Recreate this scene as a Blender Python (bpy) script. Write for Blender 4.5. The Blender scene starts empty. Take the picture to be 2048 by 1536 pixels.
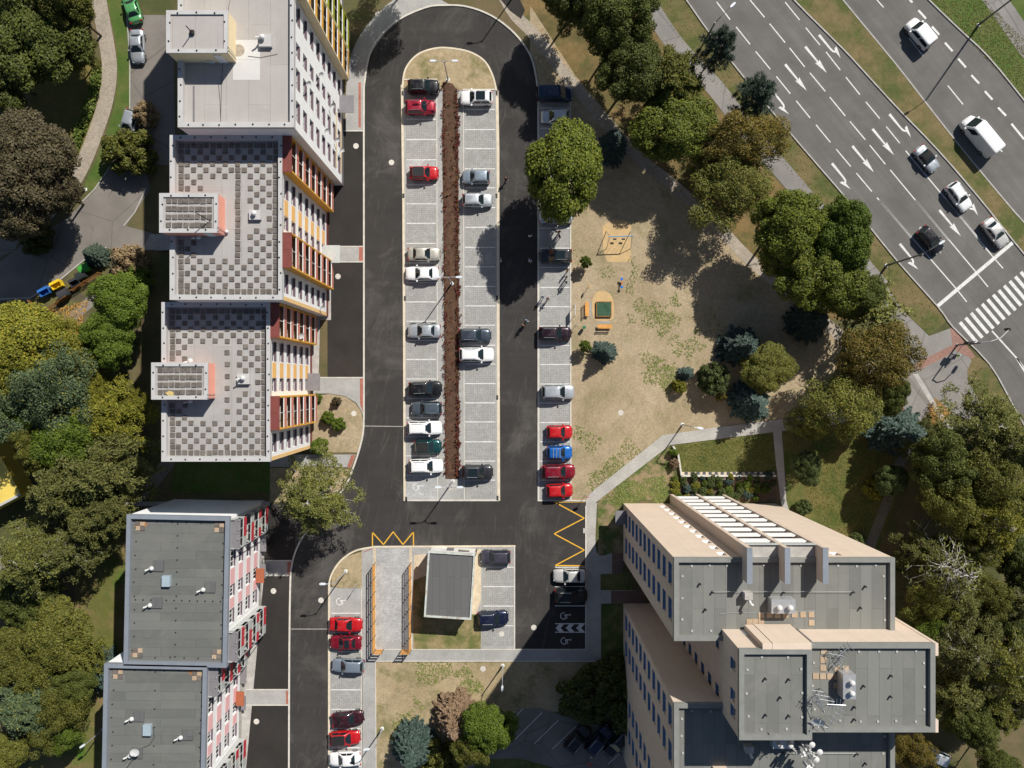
import bpy, bmesh, math, random
import numpy as np
from mathutils import Vector, Matrix
random.seed(11)
R = math.radians
# ------------------------------------------------------------------ camera / sky / sun
S_PX, CAM_H = 15.5, 105.0            # survey scale: pixels per metre on the ground, flying height
F_PX = S_PX * CAM_H
scn = bpy.context.scene
C = scn.collection
cam_d = bpy.data.cameras.new('camera'); cam = bpy.data.objects.new('camera', cam_d); C.objects.link(cam)
cam.location = (0, 0, CAM_H); cam.rotation_euler = (0, 0, 0)
cam_d.sensor_width = 36.0; cam_d.lens = 36.0 * F_PX / 2048.0
cam_d.clip_start = 0.5; cam_d.clip_end = 2000.0
scn.camera = cam
SUN_DIR = Vector((0.595, 0.85, 1.0)).normalized()      # towards the sun (shadows fall to -x -y)
elev = math.asin(SUN_DIR.z); azim = math.atan2(SUN_DIR.x, SUN_DIR.y)
w = bpy.data.worlds.new('World'); scn.world = w; w.use_nodes = True
nt = w.node_tree; bg = nt.nodes['Background']
sky = nt.nodes.new('ShaderNodeTexSky'); sky.sky_type = 'NISHITA'; sky.sun_disc = False
sky.sun_elevation = elev; sky.sun_rotation = azim
sky.altitude = 300; sky.air_density = 1.0; sky.dust_density = 0.8; sky.ozone_density = 1.5
nt.links.new(sky.outputs[0], bg.inputs[0]); bg.inputs[1].default_value = 0.060
sun_d = bpy.data.lights.new('sun', 'SUN'); sun_d.energy = 5.0; sun_d.angle = R(0.53); sun_d.color = (1.0, 0.955, 0.88)
sun = bpy.data.objects.new('sun', sun_d); C.objects.link(sun)
sun.rotation_euler = SUN_DIR.to_track_quat('Z', 'Y').to_euler(); sun.location = (60, 90, 140)
vs = scn.view_settings; vs.view_transform = 'Standard'; vs.look = 'None'; vs.gamma = 1.0; vs.exposure = 0.14
try: vs.use_curve_mapping = False
except Exception: pass
try:
    scn.cycles.max_bounces = 6; scn.cycles.transparent_max_bounces = 8
    scn.cycles.caustics_reflective = False; scn.cycles.caustics_refractive = False
except Exception: pass

# ------------------------------------------------------------------ helpers
def P(px, py, z=0.0):
    k = (CAM_H - z) / F_PX
    return ((px - 1024.0) * k, (768.0 - py) * k)

def tag(o, label, cat, group=None):
    o['label'] = label; o['category'] = cat
    if group: o['group'] = group
    return o

def thing(name, label, cat, loc=(0, 0, 0), rz=0.0, group=None):
    o = bpy.data.objects.new(name, None); C.objects.link(o)
    o.location = loc if len(loc) == 3 else (loc[0], loc[1], 0); o.rotation_euler = (0, 0, rz)
    o.empty_display_size = 0.3
    return tag(o, label, cat, group)

def link(name, me, parent=None, loc=None, rz=None):
    o = bpy.data.objects.new(name, me); C.objects.link(o)
    if parent is not None: o.parent = parent
    if loc is not None: o.location = loc
    if rz is not None: o.rotation_euler = (0, 0, rz)
    return o

def setmats(o, mats):
    for i, m in enumerate(mats):
        if m is None: continue
        o.material_slots[i].link = 'OBJECT'; o.material_slots[i].material = m

class MB:
    """collects shapes; build() makes ONE mesh object of them"""
    def __init__(s): s.v = []; s.f = []; s.m = []
    def add(s, vs, fs, m=0):
        b = len(s.v); s.v += [tuple(p) for p in vs]
        for f in fs: s.f.append(tuple(i + b for i in f)); s.m.append(m)
        return s
    def box(s, x0, x1, y0, y1, z0, z1, m=0):
        return s.add([(x0,y0,z0),(x1,y0,z0),(x1,y1,z0),(x0,y1,z0),(x0,y0,z1),(x1,y0,z1),(x1,y1,z1),(x0,y1,z1)],
                     [(0,3,2,1),(4,5,6,7),(0,1,5,4),(1,2,6,5),(2,3,7,6),(3,0,4,7)], m)
    def prism(s, pts, z0, z1, m=0, bottom=False):
        n = len(pts); a = sum(pts[i][0]*pts[(i+1)%n][1]-pts[(i+1)%n][0]*pts[i][1] for i in range(n))
        if a < 0: pts = pts[::-1]
        vs = [(p[0],p[1],z0) for p in pts] + [(p[0],p[1],z1) for p in pts]
        fs = [tuple(range(n, 2*n))] + [(i,(i+1)%n,n+(i+1)%n,n+i) for i in range(n)]
        if bottom: fs.append(tuple(range(n))[::-1])
        return s.add(vs, fs, m)
    def flat(s, pts, z, m=0):
        n = len(pts); a = sum(pts[i][0]*pts[(i+1)%n][1]-pts[(i+1)%n][0]*pts[i][1] for i in range(n))
        if a < 0: pts = pts[::-1]
        return s.add([(p[0],p[1],z) for p in pts], [tuple(range(n))], m)
    def tube(s, p0, p1, r0, r1=None, n=6, m=0, cap=True):
        r1 = r0 if r1 is None else r1
        a, b = Vector(p0), Vector(p1); d = b - a
        if d.length < 1e-6: return s
        d.normalize(); t = Vector((1,0,0)) if abs(d.x) < .8 else Vector((0,1,0))
        u = d.cross(t).normalized(); w_ = d.cross(u)
        vs = []
        for c, r in ((a, r0), (b, r1)):
            for i in range(n):
                an = 2*math.pi*i/n; vs.append(c + (u*math.cos(an) + w_*math.sin(an))*r)
        fs = [(i,(i+1)%n,n+(i+1)%n,n+i) for i in range(n)]
        if cap: fs += [tuple(range(n))[::-1], tuple(range(n,2*n))]
        return s.add(vs, fs, m)
    def path(s, pts, r, n=6, m=0):
        rs = r if isinstance(r, (list, tuple)) else [r]*len(pts)
        for i in range(len(pts)-1): s.tube(pts[i], pts[i+1], rs[i], rs[i+1], n, m)
        return s
    def lathe(s, prof, c=(0,0,0), n=12, m=0):
        vs = []; k = len(prof)
        for i in range(n):
            an = 2*math.pi*i/n
            for r, z in prof: vs.append((c[0]+r*math.cos(an), c[1]+r*math.sin(an), c[2]+z))
        fs = []
        for i in range(n):
            j = (i+1) % n
            for q in range(k-1): fs.append((i*k+q, j*k+q, j*k+q+1, i*k+q+1))
        fs.append(tuple(i*k+k-1 for i in range(n)))
        return s.add(vs, fs, m)
    def strip(s, pts, wd, z0, z1, m=0, closed=False, off=0.0):
        """a ribbon wd wide along a polyline; z0 None = a flat sheet"""
        n = len(pts); L = []; Rr = []
        for i in range(n):
            if closed: a, b = pts[i-1], pts[(i+1) % n]
            else: a, b = pts[max(i-1,0)], pts[min(i+1,n-1)]
            d = Vector((b[0]-a[0], b[1]-a[1])); d.normalize(); nn = Vector((-d.y, d.x))
            if 0 < i < n-1 or closed:
                d1 = Vector((pts[i][0]-a[0], pts[i][1]-a[1])).normalized()
                c = max(.35, abs(d1.dot(d))); k = 1.0/c
            else: k = 1.0
            p = Vector(pts[i][:2])
            L.append(p + nn*(wd/2+off)*k); Rr.append(p + nn*(-wd/2+off)*k)
        rng = range(n if closed else n-1)
        if z0 is None:
            vs = [(p.x,p.y,z1) for p in L] + [(p.x,p.y,z1) for p in Rr]
            return s.add(vs, [(i, n+i, n+(i+1)%n, (i+1)%n) for i in rng], m)
        vs = [(p.x,p.y,z1) for p in L]+[(p.x,p.y,z1) for p in Rr]+[(p.x,p.y,z0) for p in L]+[(p.x,p.y,z0) for p in Rr]
        fs = []
        for i in rng:
            j = (i+1) % n
            fs += [(i,n+i,n+j,j),(2*n+i,i,j,2*n+j),(n+i,3*n+i,3*n+j,n+j)]
        if not closed: fs += [(0,2*n,3*n,n),(n-1,2*n-1,4*n-1,3*n-1)]
        return s.add(vs, fs, m)
    def mesh(s, name, mats=(), smooth=False):
        me = bpy.data.meshes.new(name); me.from_pydata(s.v, [], s.f)
        for m in mats: me.materials.append(m)
        if len(mats) > 1: me.polygons.foreach_set('material_index', s.m)
        if smooth: me.polygons.foreach_set('use_smooth', [True]*len(s.f))
        me.update(); return me
    def build(s, name, mats, parent=None, loc=None, rz=None, smooth=False):
        if not isinstance(mats, (list, tuple)): mats = [mats]
        return link(name, s.mesh(name, mats, smooth), parent, loc, rz)

def pxs(pts, z=0.0): return [P(a, b, z) for a, b in pts]

def smooth_px(pts, n=6, closed=False):
    out = []; m = len(pts)
    for i in range(m if closed else m-1):
        p0 = pts[i-1] if (i > 0 or closed) else pts[i]; p1 = pts[i]
        p2 = pts[(i+1) % m]; p3 = pts[(i+2) % m] if (i+2 < m or closed) else p2
        for k in range(n):
            t = k/n
            out.append(tuple(.5*((2*p1[q])+(-p0[q]+p2[q])*t+(2*p0[q]-5*p1[q]+4*p2[q]-p3[q])*t*t+(-p0[q]+3*p1[q]-3*p2[q]+p3[q])*t**3) for q in (0,1)))
    if not closed: out.append(tuple(pts[-1]))
    return out

def struct(o): o['kind'] = 'structure'; return o
def stuff(o): o['kind'] = 'stuff'; return o

# ------------------------------------------------------------------ materials
MATS = {}
class N:
    def __init__(s, name, rough=.85):
        s.m = bpy.data.materials.new(name); s.m.use_nodes = True
        s.t = s.m.node_tree; s.b = s.t.nodes['Principled BSDF']; s.b.inputs['Roughness'].default_value = rough
        s.b.inputs['Specular IOR Level'].default_value = .3
        MATS[name] = s.m
    def n(s, ty, **kw):
        q = s.t.nodes.new('ShaderNode'+ty)
        for k, v in kw.items():
            if k in q.inputs: q.inputs[k].default_value = v
            else: setattr(q, k, v)
        return q
    def l(s, a, b): s.t.links.new(a, b)
    def pos(s, sc=(1,1,1), rot=0.0, obj=False):
        g = s.n('TexCoord').outputs['Object'] if obj else s.n('NewGeometry').outputs['Position']
        m0 = s.n('Mapping'); m0.inputs['Rotation'].default_value = (0,0,rot); s.l(g, m0.inputs['Vector'])
        mp = s.n('Mapping'); mp.inputs['Scale'].default_value = sc
        s.l(m0.outputs[0], mp.inputs['Vector']); return mp.outputs[0]
    def noise(s, vec, scale, detail=4, rough=.6, dist=0):
        q = s.n('TexNoise'); q.inputs['Scale'].default_value = scale; q.inputs['Detail'].default_value = detail
        q.inputs['Roughness'].default_value = rough; q.inputs['Distortion'].default_value = dist
        s.l(vec, q.inputs['Vector']); return q.outputs['Fac']
    def ramp(s, fac, stops):
        q = s.n('ValToRGB'); e = q.color_ramp.elements
        while len(e) < len(stops): e.new(.5)
        for i, (p, c) in enumerate(stops):
            e[i].position = p; e[i].color = (c, c, c, 1) if not isinstance(c, (tuple, list)) else (*c, 1)
        s.l(fac, q.inputs[0]); return q.outputs[0]
    def mix(s, fac, a, b, mode='MIX'):
        q = s.n('MixRGB'); q.blend_type = mode
        for v, i in ((fac, 0), (a, 1), (b, 2)):
            if hasattr(v, 'is_linked') or hasattr(v, 'links'): s.l(v, q.inputs[i])
            elif isinstance(v, (int, float)): q.inputs[i].default_value = v if i == 0 else (v, v, v, 1)
            else: q.inputs[i].default_value = (*v, 1)
        return q.outputs[0]
    def bump(s, h, strength=.4, dist=.05):
        q = s.n('Bump'); q.inputs['Strength'].default_value = strength; q.inputs['Distance'].default_value = dist
        s.l(h, q.inputs['Height']); s.l(q.outputs[0], s.b.inputs['Normal'])
    def col(s, c): s.l(c, s.b.inputs['Base Color'])

def plain(name, c, rough=.7, var=.12, scale=3.0, metal=0.0, obj=False, bump=0.0, spec=.3):
    q = N(name, rough); v = q.pos(obj=obj)
    f = q.noise(v, scale, 5)
    c0 = tuple(x*(1-var) for x in c); c1 = tuple(min(1, x*(1+var)) for x in c)
    q.col(q.ramp(f, [(.3, c0), (.7, c1)])); q.b.inputs['Metallic'].default_value = metal
    q.b.inputs['Specular IOR Level'].default_value = spec
    if bump: q.bump(q.noise(v, scale*8, 3), bump, .02)
    return q.m

def two(name, ca, cb, scale, lo=.4, hi=.6, rough=.9, fine=40, finevar=.25, bump=.3, third=None, t_scale=1, t_lo=.55, t_hi=.65):
    """patchy surface: ca / cb by a broad noise, a third colour in patches, fine grain over all"""
    q = N(name, rough); v = q.pos()
    c = q.mix(q.ramp(q.noise(v, scale, 6, .62), [(lo, 0), (hi, 1)]), ca, cb)
    if third: c = q.mix(q.ramp(q.noise(v, t_scale, 7, .68), [(t_lo, 0), (t_hi, 1)]), c, third)
    c = q.mix(1.0, c, q.ramp(q.noise(v, 1.1, 8, .78), [(.3, 1-finevar*.55), (.7, 1+finevar*.5)]), 'MULTIPLY')
    f = q.noise(v, fine, 5, .8)
    c = q.mix(1.0, c, q.ramp(f, [(.25, 1-finevar), (.75, 1+finevar)]), 'MULTIPLY')
    q.col(c)
    if bump: q.bump(f, bump, .05)
    return q.m

def asphalt(name, c, dust, rot=0.0, amt=.5, streak=0.0, crack=False):
    q = N(name, .9); v = q.pos()
    base = q.mix(q.ramp(q.noise(v, .25, 5, .6), [(.35, 0), (.65, 1)]), tuple(x*.88 for x in c), tuple(x*1.15 for x in c))
    d = q.ramp(q.noise(v, .11, 8, .7, .6), [(.52, 0), (.72, amt)])
    base = q.mix(d, base, dust)
    d2 = q.ramp(q.noise(v, 1.7, 8, .75), [(.60, 0), (.78, amt*.8)])
    base = q.mix(d2, base, dust)
    if streak:
        vv = q.pos((.03, 1.1, 1), rot)
        base = q.mix(q.ramp(q.noise(vv, 1.0, 3), [(.35, 0.0), (.7, streak)]), base, tuple(x*.62 for x in c))
    if crack:
        vo = q.n('TexVoronoi'); vo.feature = 'DISTANCE_TO_EDGE'; vo.inputs['Scale'].default_value = .16
        q.l(q.mix(.25, v, q.n('TexNoise').outputs['Color']), vo.inputs['Vector'])
        base = q.mix(q.ramp(vo.outputs['Distance'], [(.0, .5), (.012, 0)]), base, tuple(x*.4 for x in c))
    d3 = q.ramp(q.noise(q.pos((1,.12,1), rot+.2), 1.1, 7, .7, 1.5), [(.56, 0), (.74, amt*.55)])
    base = q.mix(d3, base, dust)
    d4 = q.ramp(q.noise(v, 5.5, 3, .6), [(.70, 0), (.76, amt*.8)])
    base = q.mix(d4, base, dust)
    base = q.mix(q.ramp(q.noise(v, .55, 6, .7, .8), [(.60, 0), (.75, .45)]), base, tuple(x*.6 for x in c))
    f = q.noise(v, 30, 2, .8)
    base = q.mix(1.0, base, q.ramp(f, [(.2, .72), (.8, 1.28)]), 'MULTIPLY')
    q.col(base); q.bump(f, .25, .02)
    return q.m

def pavers(name, c, size=(.2, .1), joint=.35, rot=0.0, var=.16, mott=None):
    q = N(name, .85); v = q.pos(rot=rot)
    br = q.n('TexBrick'); br.inputs['Scale'].default_value = 1.0
    br.inputs['Brick Width'].default_value = size[0]; br.inputs['Row Height'].default_value = size[1]
    br.inputs['Mortar Size'].default_value = min(size)*.07; br.inputs['Mortar Smooth'].default_value = .3
    br.inputs['Color1'].default_value = (*[x*(1-var) for x in c], 1); br.inputs['Color2'].default_value = (*[min(1,x*(1+var)) for x in c], 1)
    br.inputs['Mortar'].default_value = (*[x*joint for x in c], 1)
    q.l(v, br.inputs['Vector']); cc = br.outputs['Color']
    f = q.noise(v, .45, 6, .65)
    cc = q.mix(1.0, cc, q.ramp(f, [(.3, .82), (.7, 1.1)]), 'MULTIPLY')
    if mott: cc = q.mix(q.ramp(q.noise(v, 1.3, 6, .7), [(.5, 0), (.75, .6)]), cc, mott)
    q.col(cc); q.bump(br.outputs['Fac'], -.2, .01)
    return q.m

def lattice(name, c, hole, cell=.13):
    """grass-lattice paving: pale concrete grid with dark diamond holes"""
    q = N(name, .9); v = q.pos((1,1,1), R(45))
    ch = q.n('TexChecker'); ch.inputs['Scale'].default_value = 1.0/cell*1.0
    ch.inputs['Color1'].default_value = (*c, 1); ch.inputs['Color2'].default_value = (*hole, 1)
    q.l(v, ch.inputs['Vector']); v2 = q.pos()
    f = q.noise(v2, .5, 6, .65)
    cc = q.mix(1.0, ch.outputs['Color'], q.ramp(f, [(.3, .85), (.7, 1.12)]), 'MULTIPLY')
    cc = q.mix(q.ramp(q.noise(v2, 7, 2, .5), [(.38, 0), (.62, .75)]), cc, (.25, .245, .23))
    cc = q.mix(q.ramp(q.noise(v2, 1.2, 6, .7), [(.50, 0), (.75, .45)]), cc, (.50, .495, .48))
    q.col(cc); return q.m

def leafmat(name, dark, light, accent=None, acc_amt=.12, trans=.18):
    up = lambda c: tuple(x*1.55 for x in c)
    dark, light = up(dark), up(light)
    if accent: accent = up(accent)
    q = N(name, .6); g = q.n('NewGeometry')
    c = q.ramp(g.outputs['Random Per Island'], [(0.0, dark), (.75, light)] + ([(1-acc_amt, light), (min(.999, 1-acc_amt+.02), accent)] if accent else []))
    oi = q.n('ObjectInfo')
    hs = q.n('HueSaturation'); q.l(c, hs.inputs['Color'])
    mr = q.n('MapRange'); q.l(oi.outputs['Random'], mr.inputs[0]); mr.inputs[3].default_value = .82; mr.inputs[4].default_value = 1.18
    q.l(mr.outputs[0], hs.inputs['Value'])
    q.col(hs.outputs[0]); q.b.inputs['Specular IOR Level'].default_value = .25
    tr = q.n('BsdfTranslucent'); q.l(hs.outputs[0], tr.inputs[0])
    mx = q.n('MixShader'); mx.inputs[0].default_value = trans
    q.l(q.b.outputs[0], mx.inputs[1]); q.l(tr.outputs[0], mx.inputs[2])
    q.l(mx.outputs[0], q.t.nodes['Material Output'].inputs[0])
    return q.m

def paint(name, c, metal=.25, rough=.32):
    q = N(name, rough); q.b.inputs['Base Color'].default_value = (*c, 1); q.b.inputs['Metallic'].default_value = metal
    q.b.inputs['Coat Weight'].default_value = .7; q.b.inputs['Coat Roughness'].default_value = .06
    v = q.pos((1,1,1), obj=True); f = q.noise(v, 2.2, 5, .65)      # thin road dust
    q.col(q.mix(q.ramp(f, [(.5, 0), (.85, .16)]), c, (.35, .32, .28)))
    q.l(q.ramp(f, [(.3, rough*.8), (.8, min(.9, rough*1.7))]), q.b.inputs['Roughness'])
    return q.m

GROUND = two('dry_grass_ground', (.145, .112, .058), (.075, .082, .028), .12, .42, .6, third=(.19, .135, .075), t_scale=.22, t_lo=.58, t_hi=.72)
LAWN_DRY = two('parched_lawn', (.40, .315, .195), (.32, .25, .145), .16, .35, .65, fine=4, finevar=.36, third=(.16, .155, .06), t_scale=.33, t_lo=.50, t_hi=.70)
LAWN_BARE = two('bare_soil_lawn', (.40, .32, .21), (.32, .25, .155), .13, .35, .65, fine=4, finevar=.36, third=(.22, .19, .095), t_scale=.28, t_lo=.50, t_hi=.72)
LAWN_GREEN = two('green_lawn', (.085, .105, .024), (.17, .150, .05), .5, .42, .62, fine=8, finevar=.4, third=(.055, .09, .018), t_scale=.3, t_lo=.5, t_hi=.65)
VERGE = two('roadside_grass', (.175, .135, .06), (.085, .10, .026), .22, .42, .60, fine=8, finevar=.42, third=(.23, .17, .09), t_scale=.8, t_lo=.58, t_hi=.72)
VERGE_G = two('lush_grass', (.065, .115, .018), (.11, .13, .035), .4, .4, .65, fine=8, finevar=.4)
ASPH_NEW = asphalt('new_asphalt', (.043, .040, .038), (.16, .147, .132), amt=.60, streak=.3)
ASPH_LOT = asphalt('new_asphalt_apron', (.030, .027, .025), (.07, .055, .04), amt=.35)
ASPH_ROAD = asphalt('road_asphalt', (.145, .138, .129), (.195, .184, .168), R(51), .45, .40)
ASPH_OLD = asphalt('worn_asphalt', (.20, .18, .16), (.27, .245, .21), amt=.45, crack=True)
ASPH_WALK = asphalt('footway_asphalt', (.24, .225, .21), (.31, .29, .26), amt=.5, crack=True)
LATT = lattice('lattice_paving', (.40, .397, .385), (.30, .295, .28), .17)
PAV_GREY = pavers('grey_block_paving', (.40, .393, .375), (.2, .1), var=.07, joint=.6)
PAV_PATH = pavers('path_block_paving', (.44, .42, .385), (.2, .1), rot=R(35), var=.07, joint=.6)
PAV_TAN = pavers('tan_block_paving', (.40, .345, .275), (.24, .12), rot=R(20))
PAV_MIX = pavers('mottled_block_paving', (.43, .43, .42), (.2, .2), mott=(.62, .62, .61), var=.12, joint=.6)
PAV_RED = pavers('red_tactile_paving', (.42, .16, .115), (.2, .1))
PAV_BUFF = pavers('buff_block_paving', (.62, .52, .39), (.2, .1), joint=.6)
GRAVEL = two('buff_gravel', (.62, .52, .38), (.55, .45, .32), 1.5, fine=25, finevar=.3)
KERB = plain('kerb_concrete', (.58, .55, .49), .85, .14, 1.5)
KERB_BUFF = plain('buff_kerb_concrete', (.64, .56, .43), .85, .12, 1.5)
CONC = plain('concrete', (.42, .40, .37), .85, .2, 1.2, bump=.2)
WHITE_LINE = two('white_road_paint', (.74, .74, .72), (.62, .62, .6), 3, fine=18, finevar=.12, bump=0, third=(.34,.335,.325), t_scale=2.2, t_lo=.56, t_hi=.74)
YEL_LINE = two('yellow_road_paint', (.78, .43, .04), (.68, .37, .035), 3, fine=18, finevar=.12, bump=0)
SAND = two('orange_sand', (.56, .385, .185), (.50, .36, .19), 1.2, fine=6, finevar=.2)
MULCH = two('brown_mulch', (.075, .042, .026), (.105, .057, .034), 2.0, fine=9, finevar=.6, bump=.6)
SOIL = two('garden_soil', (.15, .10, .065), (.10, .07, .045), 1.5, fine=8, finevar=.4, bump=.5)
# ------------------------------------------------------------------ ground, roads, pavements
def sheet(name, pts, z, m, parent=None, sm=0):
    if sm: pts = smooth_px(pts, sm)
    o = MB().flat(pxs(pts), z).build(name, m, parent)
    if parent is None: struct(o)
    return o
def slab(name, pts, z1, m, parent=None, z0=0.0):
    o = MB().prism(pxs(pts), z0, z1).build(name, m, parent)
    if parent is None: struct(o)
    return o
def ribbon(name, pts, wpx, z, m, parent=None, sm=0, z0=None, closed=False):
    if sm: pts = smooth_px(pts, sm, closed)
    o = MB().strip(pxs(pts), wpx/S_PX, z0, z, closed=closed).build(name, m, parent)
    if parent is None: struct(o)
    return o
def rect(x0, y0, x1, y1): return [(x0,y0),(x1,y0),(x1,y1),(x0,y1)]

ground = struct(MB().flat([(-700,-700),(700,-700),(700,700),(-700,700)], 0).build('ground', GROUND))

# lawns -------------------------------------------------------------
sheet('playground_lawn', [(1060,10),(1150,150),(1340,375),(1500,510),(1640,640),(1760,760),(1760,812),(1600,834),(1325,871),(1189,980),(1172,1003),(1142,1003),(1142,180),(1076,180),(1060,110)], .006, LAWN_BARE)
sheet('corner_lawn', [(752,1323),(1240,1323),(1240,1420),(1040,1425),(985,1540),(752,1540)], .006, LAWN_DRY)
sheet('shade_lawn', [(1200,1140),(1260,1140),(1260,1323),(1200,1323)], .005, LAWN_GREEN)
sheet('garden_lawn', [(1345,890),(1546,866),(1550,944),(1362,944)], .007, LAWN_GREEN)
sheet('garden_border_lawn', [(1195,1008),(1200,996),(1338,893),(1348,945),(1348,1000),(1255,1000),(1250,1110),(1196,1110)], .007, two('patchy_lawn', (.27,.20,.115), (.085,.115,.028), .45, .42, .55, fine=8, finevar=.35))
sheet('east_lawn', [(1566,866),(1720,845),(1800,880),(1790,1000),(1750,1120),(1640,1060),(1575,1010)], .007, two('mown_lawn', (.065,.095,.018), (.17,.135,.045), .3, .4, .62, fine=8, finevar=.4))
sheet('path_lawn', [(1010,0),(1060,0),(1300,0),(1420,190),(1520,330),(1640,440),(1800,640),(1640,640),(1480,500),(1340,365),(1150,150),(1060,50)], .004, two('leafy_grass', (.20,.135,.055), (.10,.085,.03), .25, .4, .62, fine=7, finevar=.4, third=(.06,.085,.02), t_scale=.3, t_lo=.55, t_hi=.68))
sheet('west_lawn', [(120,100),(200,120),(202,190),(168,290),(150,330),(60,240),(60,120)], .006, two('sunny_lawn', (.19,.145,.045), (.13,.125,.03), .4, .4, .6, fine=8, finevar=.35))
sheet('bank_grass', [(182,-20),(210,-20),(232,90),(236,150),(228,215),(205,290),(168,372),(185,385),(240,315),(262,230),(262,120),(256,40),(240,-20)], .006, VERGE_G)
sheet('southwest_lawn', [(150,1060),(252,1040),(250,1330),(215,1330),(215,1536),(60,1536),(60,1450),(150,1330)], .006, two('shaggy_lawn', (.115,.12,.03), (.21,.145,.07), .18, .42, .6, fine=8, finevar=.35, third=(.06,.13,.012), t_scale=.15, t_lo=.55, t_hi=.66))

# ring road of the car park ----------------------------------------
arc_out = [(728,880),(728,220),(729,160),(745,95),(790,45),(850,16),(890,11),(935,14),(985,33),(1030,68),(1060,112),(1073,160),(1075,185)]
lot = [(728,840),(726,870),(718,905),(704,945),(690,975),(660,1030)]
leg = [(640,1042),(612,1066),(594,1096),(584,1130),(581,1165),(579,1300),(578,1560)]
asphalt_poly = smooth_px([(729,200),(731,150),(745,97),(790,46),(850,17),(890,12),(935,15),(985,34),(1030,69),(1060,112),(1072,160),(1075,200)], 5) + \
    [(1075,1001),(1172,1001),(1172,1300),(1030,1300),(1030,1093),(760,1093)] + smooth_px([(745,1093),(712,1100),(684,1118),(667,1142),(660,1170)], 4) + [(660,1560),(484,1560),(484,1380),(528,1120),(528,1008),(640,1008),(690,975)] + \
    smooth_px([(690,975),(708,935),(720,900),(727,870),(729,840)], 4)
ring = sheet('car_park_road', asphalt_poly, .012, ASPH_NEW)
sheet('forecourt_apron', rect(655,262,726,760), .016, ASPH_LOT)
sheet('forecourt_apron_south', [(526,1010),(590,1010),(590,1100),(578,1160),(576,1560),(488,1560),(488,1390),(524,1150)], .016, ASPH_LOT)
# joint lines / patches on the asphalt
ribbon('asphalt_patch', [(551,1020),(590,1020)], 40, .020, asphalt('patch_asphalt', (.045,.042,.04), (.07,.065,.06)), ring)
for a, b in (((728,852),(808,853)), ((582,1258),(660,1258))): ribbon('asphalt_joint', [a, b], 1.3, .021, CONC, ring)
# forecourt paths (block paving + red tactile strip)
for pts, red in (([(660,493),(726,493),(726,523),(660,523)], rect(718,494,726,522)),
                 ([(632,755),(727,755),(727,835),(722,820),(712,805),(690,792),(660,787),(632,787)], [(720,757),(726,757),(726,826),(723,816),(720,808)]),
                 ([(526,1122),(584,1122),(581,1150),(526,1150)], rect(575,1123,583,1149)),
                 ([(492,1380),(579,1380),(579,1409),(492,1409)], rect(572,1381,578,1408))):
    s_ = slab('entrance_path', pts, .05, PAV_GREY); MB().flat(pxs(red), .056).build('tactile_strip', PAV_RED, s_)
s_ = slab('side_path', [(540,909),(712,909),(702,935),(640,932),(540,934)], .05, PAV_GREY); MB().flat(pxs([(703,910),(711,910),(702,934),(694,934)]), .056).build('tactile_strip', PAV_RED, s_)
slab('north_footway', smooth_px([(727,263),(727,200),(731,150),(747,98),(790,48),(850,15),(900,10)], 4) + smooth_px([(830,-30),(800,-10),(757,25),(722,68),(703,110),(694,160),(691,215),(690,263)], 4), .05, PAV_GREY)
MB().flat(pxs(rect(717,165,722,255)), .056).build('tactile_strip', PAV_RED, bpy.data.objects['north_footway'])
slab('wall_gravel_strip', [(633,520),(662,520),(662,640),(640,640),(634,905),(620,905),(626,640)], .03, CONC)
slab('wall_gravel_strip_south', [(484,1000),(529,1000),(528,1150),(490,1560),(478,1560)], .03, CONC)
# planted corner bed by the lowest block
slab('corner_bed', [(630,792),(660,788),(690,793),(710,806),(722,822),(727,845),(725,870),(716,905),(622,905)], .06, LAWN_BARE)
slab('path_verge', [(540,936),(640,934),(700,938),(690,970),(655,1005),(540,1004)], .03, LAWN_DRY)
# kerb lines
for k_, pts in enumerate((smooth_px([(728,835),(728,500),(728,220),(730,160),(745,96),(790,45),(850,16),(890,11),(935,14),(985,33),(1030,68),(1061,112),(1073,160),(1075,185)], 5),
             smooth_px([(728,835),(726,868),(717,905),(703,945),(689,975),(655,1015),(640,1042),(612,1066),(594,1096),(584,1130),(581,1165),(579,1300),(578,1560)], 4))):
    ribbon('kerb', pts, 3.2, .12, KERB, ring, z0=0)
for a, b in (((662,493),(728,493)), ((662,524),(728,524)), ((632,755),(728,755)), ((526,1121),(583,1121)), ((526,1151),(582,1151)), ((492,1379),(579,1379)), ((492,1410),(579,1410)), ((662,262),(728,262))):
    ribbon('kerb', [a, b], 2, .07, KERB, ring, z0=0)

# central parking island -------------------------------------------
IZ = .10
isl = slab('parking_island', [(805,176),(992,181),(997,230),(997,1000),(810,1000),(807,400)], IZ, PAV_GREY)
MB().prism(pxs(smooth_px([(806,178),(812,140),(835,112),(868,99),(900,98),(940,106),(968,124),(984,152),(992,182)], 6)), 0, IZ+.03).build('island_lawn', LAWN_DRY, isl)
ribbon('kerb', smooth_px([(805,178),(811,140),(834,111),(868,98),(900,97),(940,105),(969,123),(985,151),(993,182)], 6), 3.4, IZ+.06, KERB_BUFF, isl, z0=0)
ribbon('kerb', [(804,170),(807,400),(808.5,700),(809.5,1001)], 4.5, IZ+.012, KERB_BUFF, isl, z0=0)
ribbon('kerb', [(994,182),(996,300),(996.5,700),(997.5,1001)], 5.5, IZ+.012, KERB_BUFF, isl, z0=0)
ribbon('kerb', [(808,1000.5),(998,1000.5)], 3.2, IZ+.02, KERB, isl, z0=0)
MB().flat(pxs([(812,162),(872,162),(874,950),(813,950)]), IZ+.006).build('lattice_field', LATT, isl)
MB().flat(pxs([(928,182),(991,182),(992,998),(929,998)]), IZ+.006).build('lattice_field', LATT, isl)
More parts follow.
